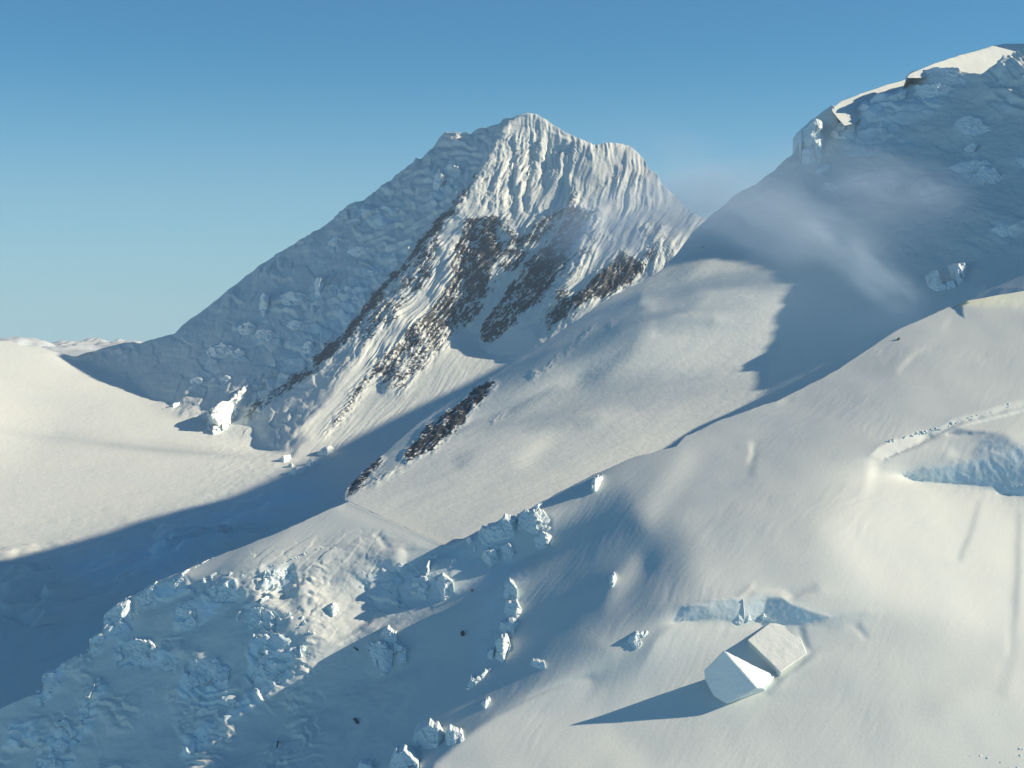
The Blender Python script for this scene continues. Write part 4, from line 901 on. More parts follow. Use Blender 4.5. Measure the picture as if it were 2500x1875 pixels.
def face_block(s, name, label, cat, poly, xr=0.5, yl=0.9, yr=0.9, lean=0.35, thick=None, out=0.3, rough=0.045, group=None, base=None, rx=0.0):
    """broken ice step: a steep front whose outline is poly, with a snow top running back into the slope"""
    xs = np.array([p[0] for p in poly], float); ys = np.array([p[1] for p in poly], float)
    w, h = xs.max() - xs.min(), ys.max() - ys.min()
    nx = int(np.clip(w / 1.6, 8, 60)); ny = int(np.clip(h / 1.6, 6, 50))
    e = w * 0.01; thin = name in ('ice_plate', 'ice_splinter', 'ice_fin'); lean += 0.0 if thin else 0.12; out = 2.5 if thin and out < 0 else out; rough = max(rough, 0.04) if name != 'ice_wall' else rough
    X = np.linspace(xs.min() + e, xs.max() - e, nx); yt = np.full(nx, 1e9); yb = np.full(nx, -1e9)
    n = len(poly)
    for k in range(n):
        (x0, y0), (x1, y1) = poly[k], poly[(k + 1) % n]
        if x0 == x1: continue
        t = (X - x0) / (x1 - x0); ok = (t >= 0) & (t <= 1); yy = y0 + t * (y1 - y0)
        yt = np.where(ok, np.minimum(yt, yy), yt); yb = np.where(ok, np.maximum(yb, yy), yb)
    hid = (sum(ord(c) for c in label) % 97) * 1.7
    jag = fbm(X / (0.16 * w + 4), X * 0 + hid, oct=4, seed=3, gain=.6); jb = fbm(X / (0.2 * w + 4), X * 0 + hid + 9, oct=3, seed=4)
    tp = np.clip((yb - yt) / (0.3 * h), 0, 1)
    yt = yt + jag * 0.07 * h * tp; yb = yb + jb * 0.06 * h * tp
    T = np.array([depth_at(s, a, b) for a, b in zip(X, yb)]) - out
    kk = max(3, nx // 3 | 1); Ts = np.convolve(np.pad(T, kk // 2, mode='edge'), np.ones(kk) / kk, 'valid')
    T = 0.5 * T + 0.5 * Ts - 0.5; m = T.mean() / F
    V_ = np.linspace(0, 1, ny)[:, None]
    XX = np.repeat(X[None], ny, 0); YY = yt[None] + V_ * (yb - yt)[None]
    xb = xs.min() + w * xr + jag[None] * 0.0 + 0.12 * w * (fbm(YY / (.4 * h + 3), YY * 0 + hid, oct=2, seed=8))
    side = np.where(XX < xb, yl * (xb - XX), yr * (XX - xb)) * m * (0.95 if thin else 0.45)
    D = T[None] + lean * (yb[None] - YY) * m + side
    P = place(XX, YY, D); S = h * m
    wv = fbm(P[..., 0] / (.5 * S), P[..., 2] / (.5 * S), P[..., 1] * 0 + hid, oct=3, seed=6)
    rel = blocks((P[..., 0] + P[..., 1] * .3) / (.36 * S) + wv * .5 + hid, P[..., 2] / (.34 * S) + wv * .5, 5, 1.0, groove=.06) * rough * 2.6 * S
    rel += blocks(P[..., 0] / (.12 * S) + wv, P[..., 2] / (.09 * S) + hid, 7, 1.0, groove=.05) * rough * .6 * S + fbm(P[..., 0] / (.1 * S), P[..., 2] / (.1 * S), hid, oct=3, seed=9) * rough * .5 * S
    P[..., 1] -= rel; P[..., 2] += rel * .25
    if thick is None: thick = S * 1.0 + 8
    rows = [P]
    top = P[0].copy()
    for q in (.12, .35, .7, 1.0):                                  # snow top, gently rising back until the slope swallows it
        r = top.copy(); r[:, 1] += thick * q; r[:, 2] += thick * q * (0.10 - .10 * q) + fbm(r[:, 0] / (.3 * S), r[:, 1] / (.3 * S), hid, oct=3, seed=2) * S * .05 * q
        rows.insert(0, r[None])
    bot = P[-1].copy(); bot[:, 1] += thick * .8; bot[:, 2] -= thick * .5
    rows.append(bot[None])
    G = np.concatenate(rows, 0); nr_, nc_ = G.shape[:2]
    f = grid_faces(nr_, nc_).tolist(); idx = np.arange(nr_ * nc_).reshape(nr_, nc_)
    V2 = G.reshape(-1, 3); c = V2.mean(0)
    me = bpy.data.meshes.new(name)
    left = [int(i) for i in idx[:, 0]]; right = [int(i) for i in idx[::-1, -1]]; back = [int(i) for i in idx[0]] + [int(i) for i in idx[-1][::-1]]
    me.from_pydata([tuple(v) for v in (V2 - c)], [], f + [left, right, back[::-1]]); me.validate(); me.materials.append(ice_m if s == 'N' else ice_far)
    me.polygons.foreach_set('use_smooth', [True] * len(me.polygons)) if s == 'F' else None
    o = bpy.data.objects.new(name, me); o.location = c; scn.collection.objects.link(o)
    return tag(o, label, cat, group)

B = face_block
# the big tilted block and its neighbours on the sunlit slope
def free_block(s, name, label, cat, pts, rough=0.008, group=None, mat=None):
    V_ = []
    for x, y, k in pts:
        if k is None:                                              # on the plane of the first three points
            nrm = np.cross(V_[1] - V_[0], V_[2] - V_[0]); u, v = direction(float(x), float(y)); dr = np.array([u, 1.0, v]); o0 = np.array([0, 0, CAM_Z])
            V_.append(o0 + dr * (np.dot(V_[0] - o0, nrm) / np.dot(dr, nrm)))
        else: V_.append(place(np.array([float(x)]), np.array([float(y)]), np.array([depth_at(s, x, y) + k]))[0])
    xs = [p[0] for p in pts]; m = depth_at(s, *pts[0][:2]) / F
    return tag(hull_object(name, V_, (max(xs) - min(xs)) * m, rough, 5, mat), label, cat, group)
free_block('N', 'ice_block', 'large tilted ice block with a brilliant sunlit right side', 'ice block',
           [(1768, 1587, -92), (1774, 1719, -4), (1849, 1679, -40), (1718, 1636, None), (1720, 1658, None), (1742, 1698, None), (1862, 1682, -22), (1893, 1650, -8), (1820, 1622, -46), (1850, 1650, 25), (1780, 1650, 25), (1760, 1700, 30), (1870, 1690, 20)], 0.007)
free_block('N', 'ice_slab', 'broad flat topped snow slab just above the large tilted block', 'ice slab',
           [(1824, 1562, -16), (1905, 1641, -22), (1970, 1596, -3), (1878, 1522, None), (1942, 1522, None), (1953, 1556, None), (1830, 1580, 4), (1902, 1652, 2), (1876, 1524, 60), (1960, 1560, 60), (1900, 1640, 40)], 0.005, mat=snowN)
B('N', 'ice_block', 'small bright block perched on the edge of the grey hollow', 'ice block', [(1519, 1574), (1543, 1551), (1581, 1540), (1589, 1545), (1560, 1580), (1532, 1594)], .4, .9, .7, .5, group=None)
B('N', 'ice_splinter', 'thin bright ice splinter standing alone on the grey slope', 'ice splinter', [(1487, 1436), (1491, 1412), (1503, 1400), (1507, 1414), (1496, 1434)], .35, .9, .6, .3)
B('N', 'ice_wall', 'smooth blue ice wall at the left end of the open crevasse', 'ice wall', [(1716, 1477), (1743, 1464), (1804, 1459), (1808, 1490), (1813, 1522), (1775, 1520), (1736, 1507)], .9, .45, .4, .35, thick=25, rough=.008, base=(1775, 1522))
B('N', 'ice_wall', 'pale sunlit ice wall in the middle of the open crevasse', 'ice wall', [(1814, 1464), (1874, 1458), (1880, 1476), (1876, 1494), (1850, 1512), (1818, 1521)], .1, .6, .35, .35, thick=25, rough=.012, base=(1830, 1522))
B('N', 'ice_splinter', 'slim bright splinter propped in the open crevasse', 'ice splinter', [(1853, 1514), (1858, 1502), (1890, 1486), (1893, 1490), (1868, 1508), (1857, 1520)], .3, .5, .5, .4, thick=6, base=(1860, 1524))
B('N', 'ice_block', 'bright block on the shadowed crest between the two slopes', 'ice block', [(1443, 1206), (1447, 1185), (1453, 1168), (1470, 1162), (1472, 1172), (1462, 1192), (1452, 1208)], .15, .9, .5, .3, base=(1452, 1215))
B('N', 'ice_block', 'small oblong block glowing on the crest below the ridge', 'ice block', [(1303, 1245), (1306, 1236), (1322, 1229), (1326, 1234), (1312, 1246)], .2, .9, .4, .3, base=(1312, 1252))
B('N', 'ice_block', 'tiny white block beside the blue ice cliff', 'ice block', [(1138, 1322), (1142, 1312), (1150, 1313), (1155, 1324), (1146, 1330)], .3, .8, .5, .3, base=(1146, 1335))
for poly, lab, xr in [([(1165, 1310), (1178, 1292), (1212, 1284), (1232, 1264), (1258, 1268), (1262, 1300), (1240, 1338), (1200, 1342), (1172, 1335)], 'broad blue ice cliff under the ridge crest', .3),
                  ([(1262, 1262), (1290, 1250), (1330, 1252), (1344, 1268), (1330, 1300), (1290, 1318), (1262, 1300)], 'blue ice cliff leaning beside the broad one', .6),
                  ([(1215, 1340), (1240, 1325), (1258, 1345), (1250, 1372), (1226, 1368)], 'deep blue ice lump beneath the broad ice cliff', .5),
                  ([(1300, 1318), (1325, 1300), (1348, 1310), (1340, 1335), (1312, 1345)], 'pale ice lump at the right end of the blue cliffs', .4),
                  ([(1180, 1345), (1210, 1342), (1220, 1372), (1196, 1385), (1170, 1370)], 'round blue ice lump at the left foot of the cliffs', .5)]:
    B('N', 'ice_cliff', lab, 'ice cliff', poly, xr, .9, .3, .35, rough=.03)
for poly, lab, xr, yr in [([(1036, 1414), (1040, 1385), (1047, 1367), (1052, 1372), (1049, 1398), (1042, 1417)], 'narrow brilliant ice fin at the head of the dark hollow', .1, .5),
                  ([(1100, 1378), (1104, 1364), (1113, 1361), (1117, 1368), (1106, 1380)], 'small bright ice tooth above the dark hollow', .2, .5)]:
    B('N', 'ice_fin', lab, 'ice fin', poly, xr, .9, yr, .3)
for poly, lab in [([(1001, 1440), (1006, 1412), (1035, 1405), (1050, 1425), (1046, 1462), (1015, 1452)], 'pale block high on the wall of the dark hollow'),
                  ([(1055, 1425), (1080, 1405), (1105, 1420), (1109, 1448), (1085, 1466), (1062, 1455)], 'pale block next to the highest one in the dark hollow'),
                  ([(928, 1550), (944, 1534), (968, 1550), (972, 1580), (950, 1585), (930, 1572)], 'small round headed block jutting over the dark hollow'),
                  ([(895, 1572), (925, 1568), (960, 1590), (958, 1640), (935, 1652), (905, 1620)], 'tall pale block sagging down the dark hollow'),
                  ([(960, 1570), (990, 1582), (993, 1612), (975, 1622), (958, 1600)], 'squat pale block at the right of the sagging one'),
                  ([(1003, 1822), (1014, 1790), (1045, 1771), (1070, 1778), (1085, 1800), (1068, 1826), (1030, 1832)], 'large pale block at the bottom of the dark hollow'),
                  ([(1085, 1800), (1095, 1780), (1125, 1790), (1133, 1806), (1110, 1818), (1090, 1822)], 'jagged pale block right of the largest bottom one'),
                  ([(947, 1876), (962, 1840), (985, 1834), (1020, 1862), (1022, 1890), (960, 1900)], 'pointed pale block cut by the bottom edge'),
                  ([(870, 1876), (880, 1862), (905, 1868), (915, 1885), (880, 1895)], 'low pale lump at the bottom edge'),
                  ([(1173, 1718), (1196, 1706), (1198, 1712), (1184, 1734)], 'small triangular block on the rim of the dark hollow'),
                  ([(1290, 1625), (1302, 1613), (1328, 1616), (1334, 1636), (1300, 1632)], 'low pale block above the grey tongues'),
                  ([(1117, 1806), (1128, 1798), (1134, 1806), (1124, 1814)], 'little cube of ice beside the jagged block')]:
    B('N', 'ice_block', lab, 'ice block', poly, rnd.uniform(.3, .6), .8, .25, .4, rough=.03)
ribs = [[(1229, 1430), (1245, 1418), (1262, 1440), (1262, 1470), (1240, 1472), (1228, 1455)], [(1236, 1472), (1262, 1470), (1275, 1490), (1262, 1515), (1238, 1520), (1230, 1495)],
        [(1222, 1520), (1250, 1515), (1268, 1518), (1255, 1550), (1228, 1560), (1218, 1540)], [(1210, 1560), (1238, 1556), (1250, 1585), (1228, 1620), (1206, 1610)], [(1190, 1590), (1210, 1585), (1206, 1612), (1188, 1612)],
        [(1130, 1690), (1150, 1660), (1190, 1636), (1206, 1628), (1190, 1650), (1150, 1688)]]
for poly, lab in zip(ribs, ['topmost slab of the pale ice rib', 'second slab down the pale ice rib', 'third slab down the pale ice rib', 'lowest thick slab of the pale ice rib', 'small slab left of the lowest rib slab', 'long thin slab trailing from the pale ice rib']):
    B('N', 'ice_slab', lab, 'ice slab', poly, .7, .7, .3, .45, rough=.035, group='pale ice rib beside the dark hollow')
# icefall at the left end of the slope
for poly, name, lab, cat, xr, yl, yr, ln in [
    ([(252, 1508), (262, 1492), (309, 1466), (330, 1478), (322, 1515), (300, 1548), (262, 1566), (254, 1545)], 'ice_cliff', 'tall pale ice cliff at the brow of the icefall', 'ice cliff', .55, .7, .3, .3),
    ([(330, 1462), (374, 1430), (384, 1452), (360, 1475), (330, 1482)], 'ice_cliff', 'low ice cliff continuing up from the tall one', 'ice cliff', .6, .6, .5, .35),
    ([(218, 1572), (232, 1553), (250, 1550), (262, 1568), (250, 1586), (224, 1592)], 'serac', 'round serac leaning against the tall cliff', 'serac', .5, .7, .4, .3),
    ([(100, 1668), (106, 1645), (128, 1640), (146, 1648), (140, 1672), (108, 1678)], 'serac', 'upper serac of the pair on the lower brow', 'serac', .6, .7, .3, .3),
    ([(104, 1706), (106, 1682), (128, 1680), (138, 1694), (118, 1714)], 'serac', 'lower serac of the pair on the lower brow', 'serac', .6, .7, .3, .3),
    ([(140, 1640), (150, 1622), (172, 1618), (180, 1630), (160, 1645)], 'serac', 'small dark topped serac midway along the brow', 'serac', .5, .8, .4, .3),
    ([(374, 1446), (382, 1428), (412, 1420), (448, 1412), (452, 1440), (420, 1452), (385, 1458)], 'serac', 'long pale serac below the upper snow crest', 'serac', .7, .6, .4, .4),
    ([(436, 1414), (446, 1396), (462, 1388), (466, 1394), (452, 1412)], 'ice_plate', 'short bright plate on the upper snow crest', 'ice plate', .1, .5, .5, .3),
    ([(466, 1392), (500, 1370), (520, 1362), (521, 1367), (490, 1384)], 'ice_plate', 'longer thin bright plate on the upper snow crest', 'ice plate', .05, .5, .5, .3),
    ([(372, 1430), (380, 1420), (388, 1422), (378, 1432)], 'ice_plate', 'tiny bright plate over the long pale serac', 'ice plate', .1, .5, .5, .3),
    ([(455, 1466), (464, 1450), (513, 1427), (516, 1440), (480, 1458)], 'ice_plate', 'thick brilliant white plate, lower of the two in line', 'ice plate', .03, .6, .42, .2),
    ([(517, 1436), (524, 1424), (588, 1398), (591, 1402), (550, 1424)], 'ice_plate', 'long brilliant white plate, upper of the two in line', 'ice plate', .03, .6, .42, .2),
    ([(522, 1440), (560, 1418), (570, 1440), (578, 1455), (560, 1466), (532, 1472)], 'serac', 'serac with a crumbling sunlit front under the white plates', 'serac', .3, .6, .3, .4),
    ([(420, 1500), (450, 1470), (478, 1475), (482, 1520), (460, 1545), (425, 1530)], 'serac', 'broad blue serac under the thick white plate', 'serac', .5, .7, .2, .4),
    ([(388, 1466), (410, 1456), (425, 1462), (400, 1475)], 'ice_plate', 'curled snow plate lying on the smooth pink slope', 'ice plate', .3, .5, .5, .5),
    ([(604, 1500), (614, 1482), (650, 1488), (672, 1506), (668, 1535), (630, 1532), (606, 1520)], 'serac', 'square blue serac below the sunlit shelf', 'serac', .4, .5, .3, .35),
    ([(574, 1512), (584, 1494), (592, 1486), (596, 1500), (588, 1518), (578, 1522)], 'ice_splinter', 'hooked bright splinter beside the square serac', 'ice splinter', .3, .8, .6, .3),
    ([(629, 1480), (640, 1460), (668, 1450), (672, 1456), (650, 1474), (633, 1484)], 'ice_splinter', 'slanting bright splinter on the sunlit shelf', 'ice splinter', .15, .8, .5, .3),
    ([(642, 1425), (645, 1398), (668, 1394), (700, 1392), (698, 1410), (670, 1428), (650, 1432)], 'serac', 'crumbling sunlit serac at the top of the icefall', 'serac', .25, .7, .35, .35),
    ([(278, 1600), (296, 1568), (330, 1560), (362, 1568), (372, 1600), (350, 1620), (300, 1618)], 'serac', 'wide blue serac in the middle of the icefall', 'serac', .7, .6, .3, .35),
    ([(362, 1570), (378, 1578), (391, 1590), (386, 1610), (370, 1620), (364, 1598)], 'serac', 'serac with a brilliant white sunlit front', 'serac', .02, .8, .55, .2),
    ([(394, 1606), (402, 1598), (414, 1596), (412, 1602), (398, 1610)], 'ice_splinter', 'small white splinter right of the brilliant serac', 'ice splinter', .1, .8, .6, .3),
    ([(378, 1620), (410, 1606), (430, 1618), (432, 1630), (400, 1642), (380, 1640)], 'serac', 'low round serac under the small white splinter', 'serac', .5, .7, .2, .4),
    ([(596, 1600), (612, 1566), (648, 1550), (680, 1568), (712, 1592), (716, 1618), (680, 1626), (620, 1622)], 'serac', 'huge bulging blue serac hung with icicled shards', 'serac', .35, .7, .25, .4),
    ([(600, 1640), (620, 1622), (672, 1626), (690, 1650), (660, 1668), (612, 1665)], 'serac', 'lower tier of the huge bulging serac', 'serac', .5, .7, .2, .4),
    ([(440, 1640), (470, 1610), (520, 1608), (560, 1640), (562, 1690), (540, 1720), (480, 1725), (448, 1690)], 'ice_cliff', 'rumpled blue ice cliff in the lower icefall', 'ice cliff', .6, .6, .2, .45),
    ([(100, 1800), (130, 1765), (165, 1760), (190, 1790), (170, 1830), (120, 1835)], 'serac', 'rounded serac near the lower left corner', 'serac', .5, .7, .2, .45),
    ([(30, 1790), (60, 1770), (90, 1775), (96, 1800), (60, 1815)], 'serac', 'low serac at the left edge of the slope', 'serac', .5, .7, .2, .5),
    ([(190, 1740), (215, 1700), (240, 1660), (250, 1668), (232, 1720), (205, 1770)], 'ice_cliff', 'long pale ice edge running down the icefall', 'ice cliff', .4, .7, .3, .4),
    ([(85, 1876), (100, 1852), (135, 1850), (160, 1870), (150, 1900), (95, 1900)], 'serac', 'pale serac cut by the bottom edge, nearest the corner', 'serac', .5, .7, .2, .45),
    ([(714, 1590), (722, 1580), (732, 1584), (728, 1592)], 'ice_splinter', 'curved lit shard, highest under the bulging serac', 'ice splinter', .1, .8, .5, .3),
    ([(730, 1580), (754, 1578), (748, 1600), (738, 1622), (730, 1615)], 'ice_splinter', 'long lit shard hanging at the right of the bulge', 'ice splinter', .15, .8, .45, .3),
    ([(748, 1592), (762, 1592), (769, 1606), (760, 1614), (750, 1608)], 'ice_splinter', 'rounded lit shard beside the long hanging one', 'ice splinter', .1, .8, .45, .3),
    ([(717, 1634), (722, 1612), (738, 1618), (740, 1626), (724, 1634)], 'ice_splinter', 'lowest lit shard beneath the bulging serac', 'ice splinter', .1, .8, .45, .3),
    ([(795, 1484), (812, 1475), (822, 1478), (826, 1500), (812, 1506)], 'ice_block', 'bright block beside the small dark cave on the shelf', 'ice block', .1, .6, .5, .3)]:
    B('N', name, lab, cat, poly, xr, yl, yr, ln, rough=.03, thick=8 if 'plate' in name or 'splinter' in name else None)
# blocks at the foot of the far peak and on its flank
for poly, lab in [([(676, 1126), (690, 1113), (706, 1111), (710, 1124), (694, 1130)], 'highest small block at the foot of the far peak'), ([(770, 1112), (786, 1094), (806, 1090), (816, 1100), (800, 1116)], 'largest loose block at the foot of the far peak'),
                  ([(700, 1160), (712, 1144), (740, 1138), (748, 1148), (724, 1162)], 'low block nearest the shadow line'), ([(742, 1136), (756, 1122), (776, 1124), (780, 1134), (760, 1142)], 'pair of joined blocks by the shadow line'),
                  ([(700, 1140), (706, 1132), (718, 1134), (714, 1144)], 'tiny block between the loose blocks'), ([(415, 992), (424, 984), (440, 982), (436, 990), (422, 996)], 'small block alone on the sunlit basin')]:
    B('F', 'ice_block', lab, 'ice block', poly, .4, .8, .5, .3, group='loose blocks on the basin snow', out=6)
for poly, lab, yr in [([(500, 1040), (503, 1012), (540, 985), (572, 990), (580, 1020), (545, 1060), (520, 1068)], 'lowest and broadest of the sunlit ice towers under the flank', .5),
                  ([(568, 1020), (566, 975), (600, 940), (620, 945), (612, 985), (590, 1015)], 'middle sunlit ice tower under the flank', .5), ([(610, 960), (615, 930), (650, 908), (668, 912), (655, 935), (630, 955)], 'upper middle sunlit ice tower under the flank', .5),
                  ([(655, 930), (660, 905), (680, 883), (687, 892), (676, 915)], 'highest and smallest sunlit ice tower under the flank', .5)]:
    B('F', 'ice_tower', lab, 'ice tower', poly, .15, .5, .7, .7, rough=.10, out=-4)
for (x, y, w, h), lab in zip([(1100, 425, 34, 24), (1072, 445, 16, 34), (945, 520, 44, 20), (820, 592, 20, 16), (880, 612, 34, 12), (715, 728, 42, 18), (780, 702, 14, 34), (645, 742, 14, 30), (602, 802, 24, 18), (645, 818, 28, 18), (722, 792, 24, 12),
                          (852, 716, 36, 18), (540, 856, 38, 18), (582, 864, 18, 14), (480, 930, 18, 10), (550, 926, 16, 10), (752, 850, 16, 18), (905, 668, 26, 10)],
    ['jumbled pale ice cliff just under the peak top', 'slender pale ice cliff left of the jumbled one', 'long pale ice cliff along the upper flank edge', 'small pale ice cliff in mid flank', 'flat pale ice ledge in mid flank',
     'brightest crescent shaped ice cliff on the flank', 'upright ice cliff beside the bright crescent', 'upright ice cliff on the lower flank', 'curled ice cliff below the lower upright one', 'drooping ice cliff joined to the curled one', 'thin ice cliff below the bright crescent',
     'broad ice cliff against the rock edge', 'wide pale ice cliff above the saddle', 'short ice cliff beside the wide one above the saddle', 'low lump of ice near the basin edge', 'second lump of ice near the basin edge', 'upright ice cliff near the rock edge low down', 'thin ice ledge near the rock edge']):
    q = [(x - w, y + h * .3), (x - w * .7, y - h * .5), (x - w * .1, y - h * .9), (x + w * .6, y - h * .7), (x + w, y - h * .1), (x + w * .7, y + h * .6), (x, y + h), (x - w * .6, y + h * .8)]
    B('F', 'ice_cliff', lab, 'ice cliff', q, .4, .5, .15, .5, rough=.06, group='hanging ice on the west flank', out=-4)
# hanging ice on the shaded mountain
for poly, name, lab, cat, xr, yl, yr, ln in [
    ([(1958, 372), (1956, 325), (1985, 293), (2006, 298), (2012, 340), (2008, 400), (1975, 425), (1950, 410)], 'ice_cliff', 'tall pale ice cliff on the skyline shoulder', 'ice cliff', .5, .6, .25, .25),
    ([(1972, 432), (2008, 404), (2026, 400), (2026, 416), (1995, 432)], 'ice_block', 'pale block at the foot of the skyline ice cliff', 'ice block', .5, .7, .3, .3),
    ([(2016, 345), (2040, 310), (2090, 292), (2085, 330), (2030, 358)], 'ice_block', 'pale block between skyline cliff and lit snow cap', 'ice block', .5, .7, .2, .4),
    ([(2096, 290), (2098, 262), (2112, 254), (2126, 262), (2130, 284), (2110, 296)], 'ice_block', 'grey rounded block under the lower sunlit cap', 'ice block', .6, .7, .2, .35),
    ([(2221, 182), (2240, 174), (2300, 163), (2338, 166), (2350, 184), (2368, 202), (2340, 214), (2290, 205), (2228, 205)], 'ice_block', 'big cornice block perched between the two sunlit caps', 'ice block', .75, .35, .5, .9),
    ([(2226, 240), (2240, 208), (2290, 206), (2330, 214), (2290, 240), (2250, 252)], 'ice_cliff', 'dark ice cliff under the perched cornice block', 'ice cliff', .6, .7, .2, .25),
    ([(2140, 248), (2170, 236), (2215, 222), (2210, 248), (2160, 262)], 'ice_cliff', 'jagged blue ice cliff below the lower sunlit cap', 'ice cliff', .6, .7, .2, .25),
    ([(2190, 282), (2205, 274), (2216, 282), (2200, 290)], 'ice_splinter', 'bright splinter lowest in the dark cleft', 'ice splinter', .05, .8, .5, .3),
    ([(2220, 272), (2250, 258), (2256, 264), (2230, 276)], 'ice_splinter', 'bright splinter highest in the dark cleft', 'ice splinter', .05, .8, .5, .3),
    ([(2147, 302), (2152, 298), (2157, 316), (2152, 320)], 'ice_splinter', 'tiny upright bright splinter in the blue cleft', 'ice splinter', .05, .8, .5, .3),
    ([(2266, 700), (2270, 672), (2290, 660), (2300, 690), (2315, 704), (2285, 714)], 'ice_block', 'pale block with a torn top in the dark valley', 'ice block', .5, .5, .2, .45),
    ([(2328, 690), (2330, 648), (2345, 640), (2361, 644), (2356, 685), (2340, 698)], 'ice_block', 'square pale block standing in the dark valley', 'ice block', .5, .5, .2, .45),
    ([(2300, 690), (2328, 684), (2334, 702), (2312, 706)], 'ice_block', 'low pale block between the two valley blocks', 'ice block', .5, .5, .2, .45),
    ([(2406, 575), (2420, 558), (2450, 552), (2486, 550), (2480, 572), (2430, 582)], 'ice_block', 'wide pale block above the dark valley', 'ice block', .5, .6, .2, .45),
    ([(2316, 318), (2340, 290), (2372, 280), (2400, 300), (2432, 316), (2380, 330)], 'ice_cliff', 'ragged pale ice cliff, uppermost on the shaded face', 'ice cliff', .5, .6, .2, .5),
    ([(2310, 412), (2350, 395), (2410, 390), (2422, 400), (2380, 415), (2330, 420)], 'ice_cliff', 'long pale ice lip on the shaded face', 'ice cliff', .5, .6, .2, .6),
    ([(2370, 440), (2400, 404), (2430, 412), (2452, 436), (2430, 452), (2395, 456)], 'ice_cliff', 'lumpy pale ice cliff below the long lip', 'ice cliff', .5, .6, .2, .45),
    ([(2356, 362), (2370, 350), (2388, 352), (2380, 366), (2362, 368)], 'ice_block', 'small round pale block midway up the shaded face', 'ice block', .5, .6, .2, .5),
    ([(2474, 392), (2490, 384), (2520, 386), (2516, 408), (2486, 410)], 'ice_block', 'pale block at the right edge of the shaded face', 'ice block', .5, .6, .2, .5),
    ([(2004, 452), (2016, 444), (2028, 448), (2026, 456)], 'ice_block', 'tiny pale block low on the shoulder in thin mist', 'ice block', .5, .6, .2, .5),
    ([(2060, 445), (2100, 428), (2124, 420), (2112, 432), (2080, 446)], 'ice_cliff', 'thin pale ice band under the shoulder', 'ice cliff', .5, .6, .2, .5)]:
    B('M', name, lab, cat, poly, xr, yl, yr, ln, rough=.03)
# rubble: one chunk of each kind, then copies
def chunk(size, seed):
    r = random.Random(seed); pts = []
    for _ in range(12):
        v = Vector((r.gauss(0, 1), r.gauss(0, 1), r.gauss(0, 1))).normalized(); pts.append(np.array([v.x * size, v.y * size, v.z * size * .8]))
    return hull_object('ice_chunk', pts, size * 2, .02, 1)
protos = [chunk(1.0, s) for s in (1, 2, 3, 4)]
used = [0] * 4
def scatter(s, path, width, n, sz, label, group, up=0.0):
    for i in range(n):
        t = rnd.random() * (len(path) - 1); k = min(int(t), len(path) - 2); f = t - k
        x = path[k][0] * (1 - f) + path[k + 1][0] * f + rnd.gauss(0, width); y = path[k][1] * (1 - f) + path[k + 1][1] * f + rnd.gauss(0, width * .6)
        q = rnd.randrange(4)
        if used[q]: o = protos[q].copy(); scn.collection.objects.link(o)
        else: o = protos[q]; used[q] = 1
        r = sz * rnd.uniform(.45, 1.3) * (1.6 if rnd.random() < .12 else 1)
        o.location = place(np.array([x]), np.array([y]), np.array([depth_at(s, x, y)]))[0] + np.array([0, 0, r * up])
        o.scale = (r, r * rnd.uniform(.7, 1.2), r * rnd.uniform(.6, 1.1)); o.rotation_euler = [rnd.uniform(0, 6.28) for _ in range(3)]
        if 'jammed' in group or 'angular' in group: o.name = 'ice_block'
        tag(o, label, 'ice block' if 'angular' in group else 'ice chunk', group)
scatter('N', [(565, 1740), (600, 1725), (640, 1695), (672, 1660), (682, 1642)], 7, 60, 2.6, 'white chunk in the rubble band above the sunlit tongue', 'ice rubble above the sunlit tongue')
scatter('N', [(450, 1832), (480, 1812), (505, 1790), (528, 1772)], 5, 26, 3.4, 'white chunk in the rubble left of the sunlit tongue', 'ice rubble left of the sunlit tongue')
scatter('N', [(2150, 1085), (2230, 1062), (2300, 1045), (2372, 1022), (2432, 1002), (2510, 978)], 3.5, 64, 3.2, 'white chunk along the lip of the upper crevasse', 'ice rubble along the upper crevasse lip')
scatter('N', [(2460, 1190), (2490, 1185), (2520, 1195)], 9, 14, 3.6, 'white chunk at the frame edge end of the crevasse', 'ice rubble at the crevasse end')
scatter('N', [(2320, 1850), (2400, 1840), (2440, 1870), (2480, 1865), (2495, 1822)], 6, 14, 2.6, 'small white chunk on the snow in the lower right corner', 'ice chunks in the lower right corner')
scatter('N', [(660, 1382), (720, 1362), (790, 1335)], 3, 30, 1.8, 'white crumb along the crack at the top of the icefall', 'ice crumbs along the icefall crack')
scatter('F', [(380, 1000), (440, 985), (480, 1000), (470, 1020)], 9, 12, 5.0, 'small ice chunk on the basin below the flank', 'ice chunks on the basin')
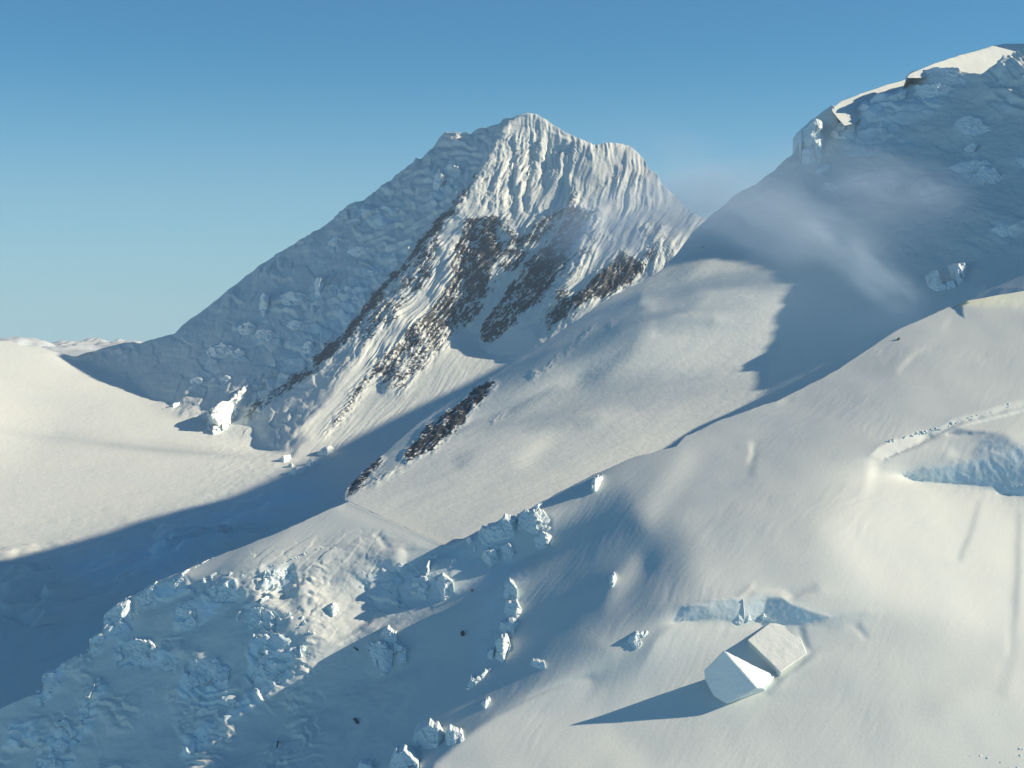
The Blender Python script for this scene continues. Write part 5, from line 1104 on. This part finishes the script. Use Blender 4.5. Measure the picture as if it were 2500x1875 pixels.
for path, w, n, lab in [([(260, 1560), (330, 1495), (450, 1432), (560, 1410), (690, 1400)], 9, 34, 'angular ice block jammed along the upper brow of the icefall'),
                        ([(290, 1600), (370, 1596), (430, 1630)], 10, 18, 'angular ice block jammed around the brilliant fronted serac'),
                        ([(600, 1560), (690, 1556), (730, 1600), (700, 1650)], 9, 24, 'angular ice block jammed around the huge bulging serac'),
                        ([(640, 1430), (690, 1490), (745, 1540), (770, 1580)], 8, 24, 'angular ice block on the edge of the sunlit shelf'),
                        ([(110, 1690), (150, 1640), (220, 1590)], 7, 14, 'angular ice block on the lower brow'),
                        ([(1160, 1345), (1220, 1290), (1300, 1270), (1345, 1290)], 9, 24, 'angular ice block among the blue cliffs'),
                        ([(940, 1395), (1010, 1372), (1090, 1350)], 6, 12, 'angular ice block at the head of the dark hollow')]:
    scatter('N', path, w, n, 6.0, lab, lab.replace('angular ice block', 'angular ice blocks'), up=-0.1)
# a few dark spots, built as small solid lumps, on the shaded snow
nugget_m, nt, N_, K_ = nodes('dark_nugget')
out = N_('ShaderNodeOutputMaterial'); bs = N_('ShaderNodeBsdfPrincipled'); K_(bs.outputs[0], out.inputs[0])
tx = N_('ShaderNodeTexNoise'); tx.inputs['Scale'].default_value = 0.8; rp = N_('ShaderNodeValToRGB'); rp.color_ramp.elements[0].color = (.02, .022, .026, 1); rp.color_ramp.elements[1].color = (.07, .07, .075, 1)
K_(tx.outputs[0], rp.inputs[0]); K_(rp.outputs[0], bs.inputs['Base Color']); bs.inputs['Roughness'].default_value = .9
for poly, lab in [([(1124, 1546), (1128, 1539), (1133, 1542), (1134, 1550), (1127, 1552)], 'dark stone alone in the middle of the dark hollow'), ([(858, 1577), (864, 1580), (878, 1588), (872, 1588)], 'thin dark stone beside the sagging pale block'),
                  ([(861, 1755), (868, 1752), (876, 1766), (870, 1766)], 'dark stone low in the hollow'), ([(674, 1830), (677, 1809), (681, 1810), (679, 1829)], 'upright dark stone right of the sunlit tongue'),
                  ([(1150, 1440), (1154, 1438), (1156, 1443), (1152, 1445)], 'little dark stone high in the hollow'), ([(2190, 828), (2196, 823), (2198, 829), (2193, 832)], 'little dark stone on the upper snow slope')]:
    o = B('N', 'nugget', lab, 'nugget', poly, .5, .5, .5, .3, thick=4, rough=.03); o.data.materials.clear(); o.data.materials.append(nugget_m)
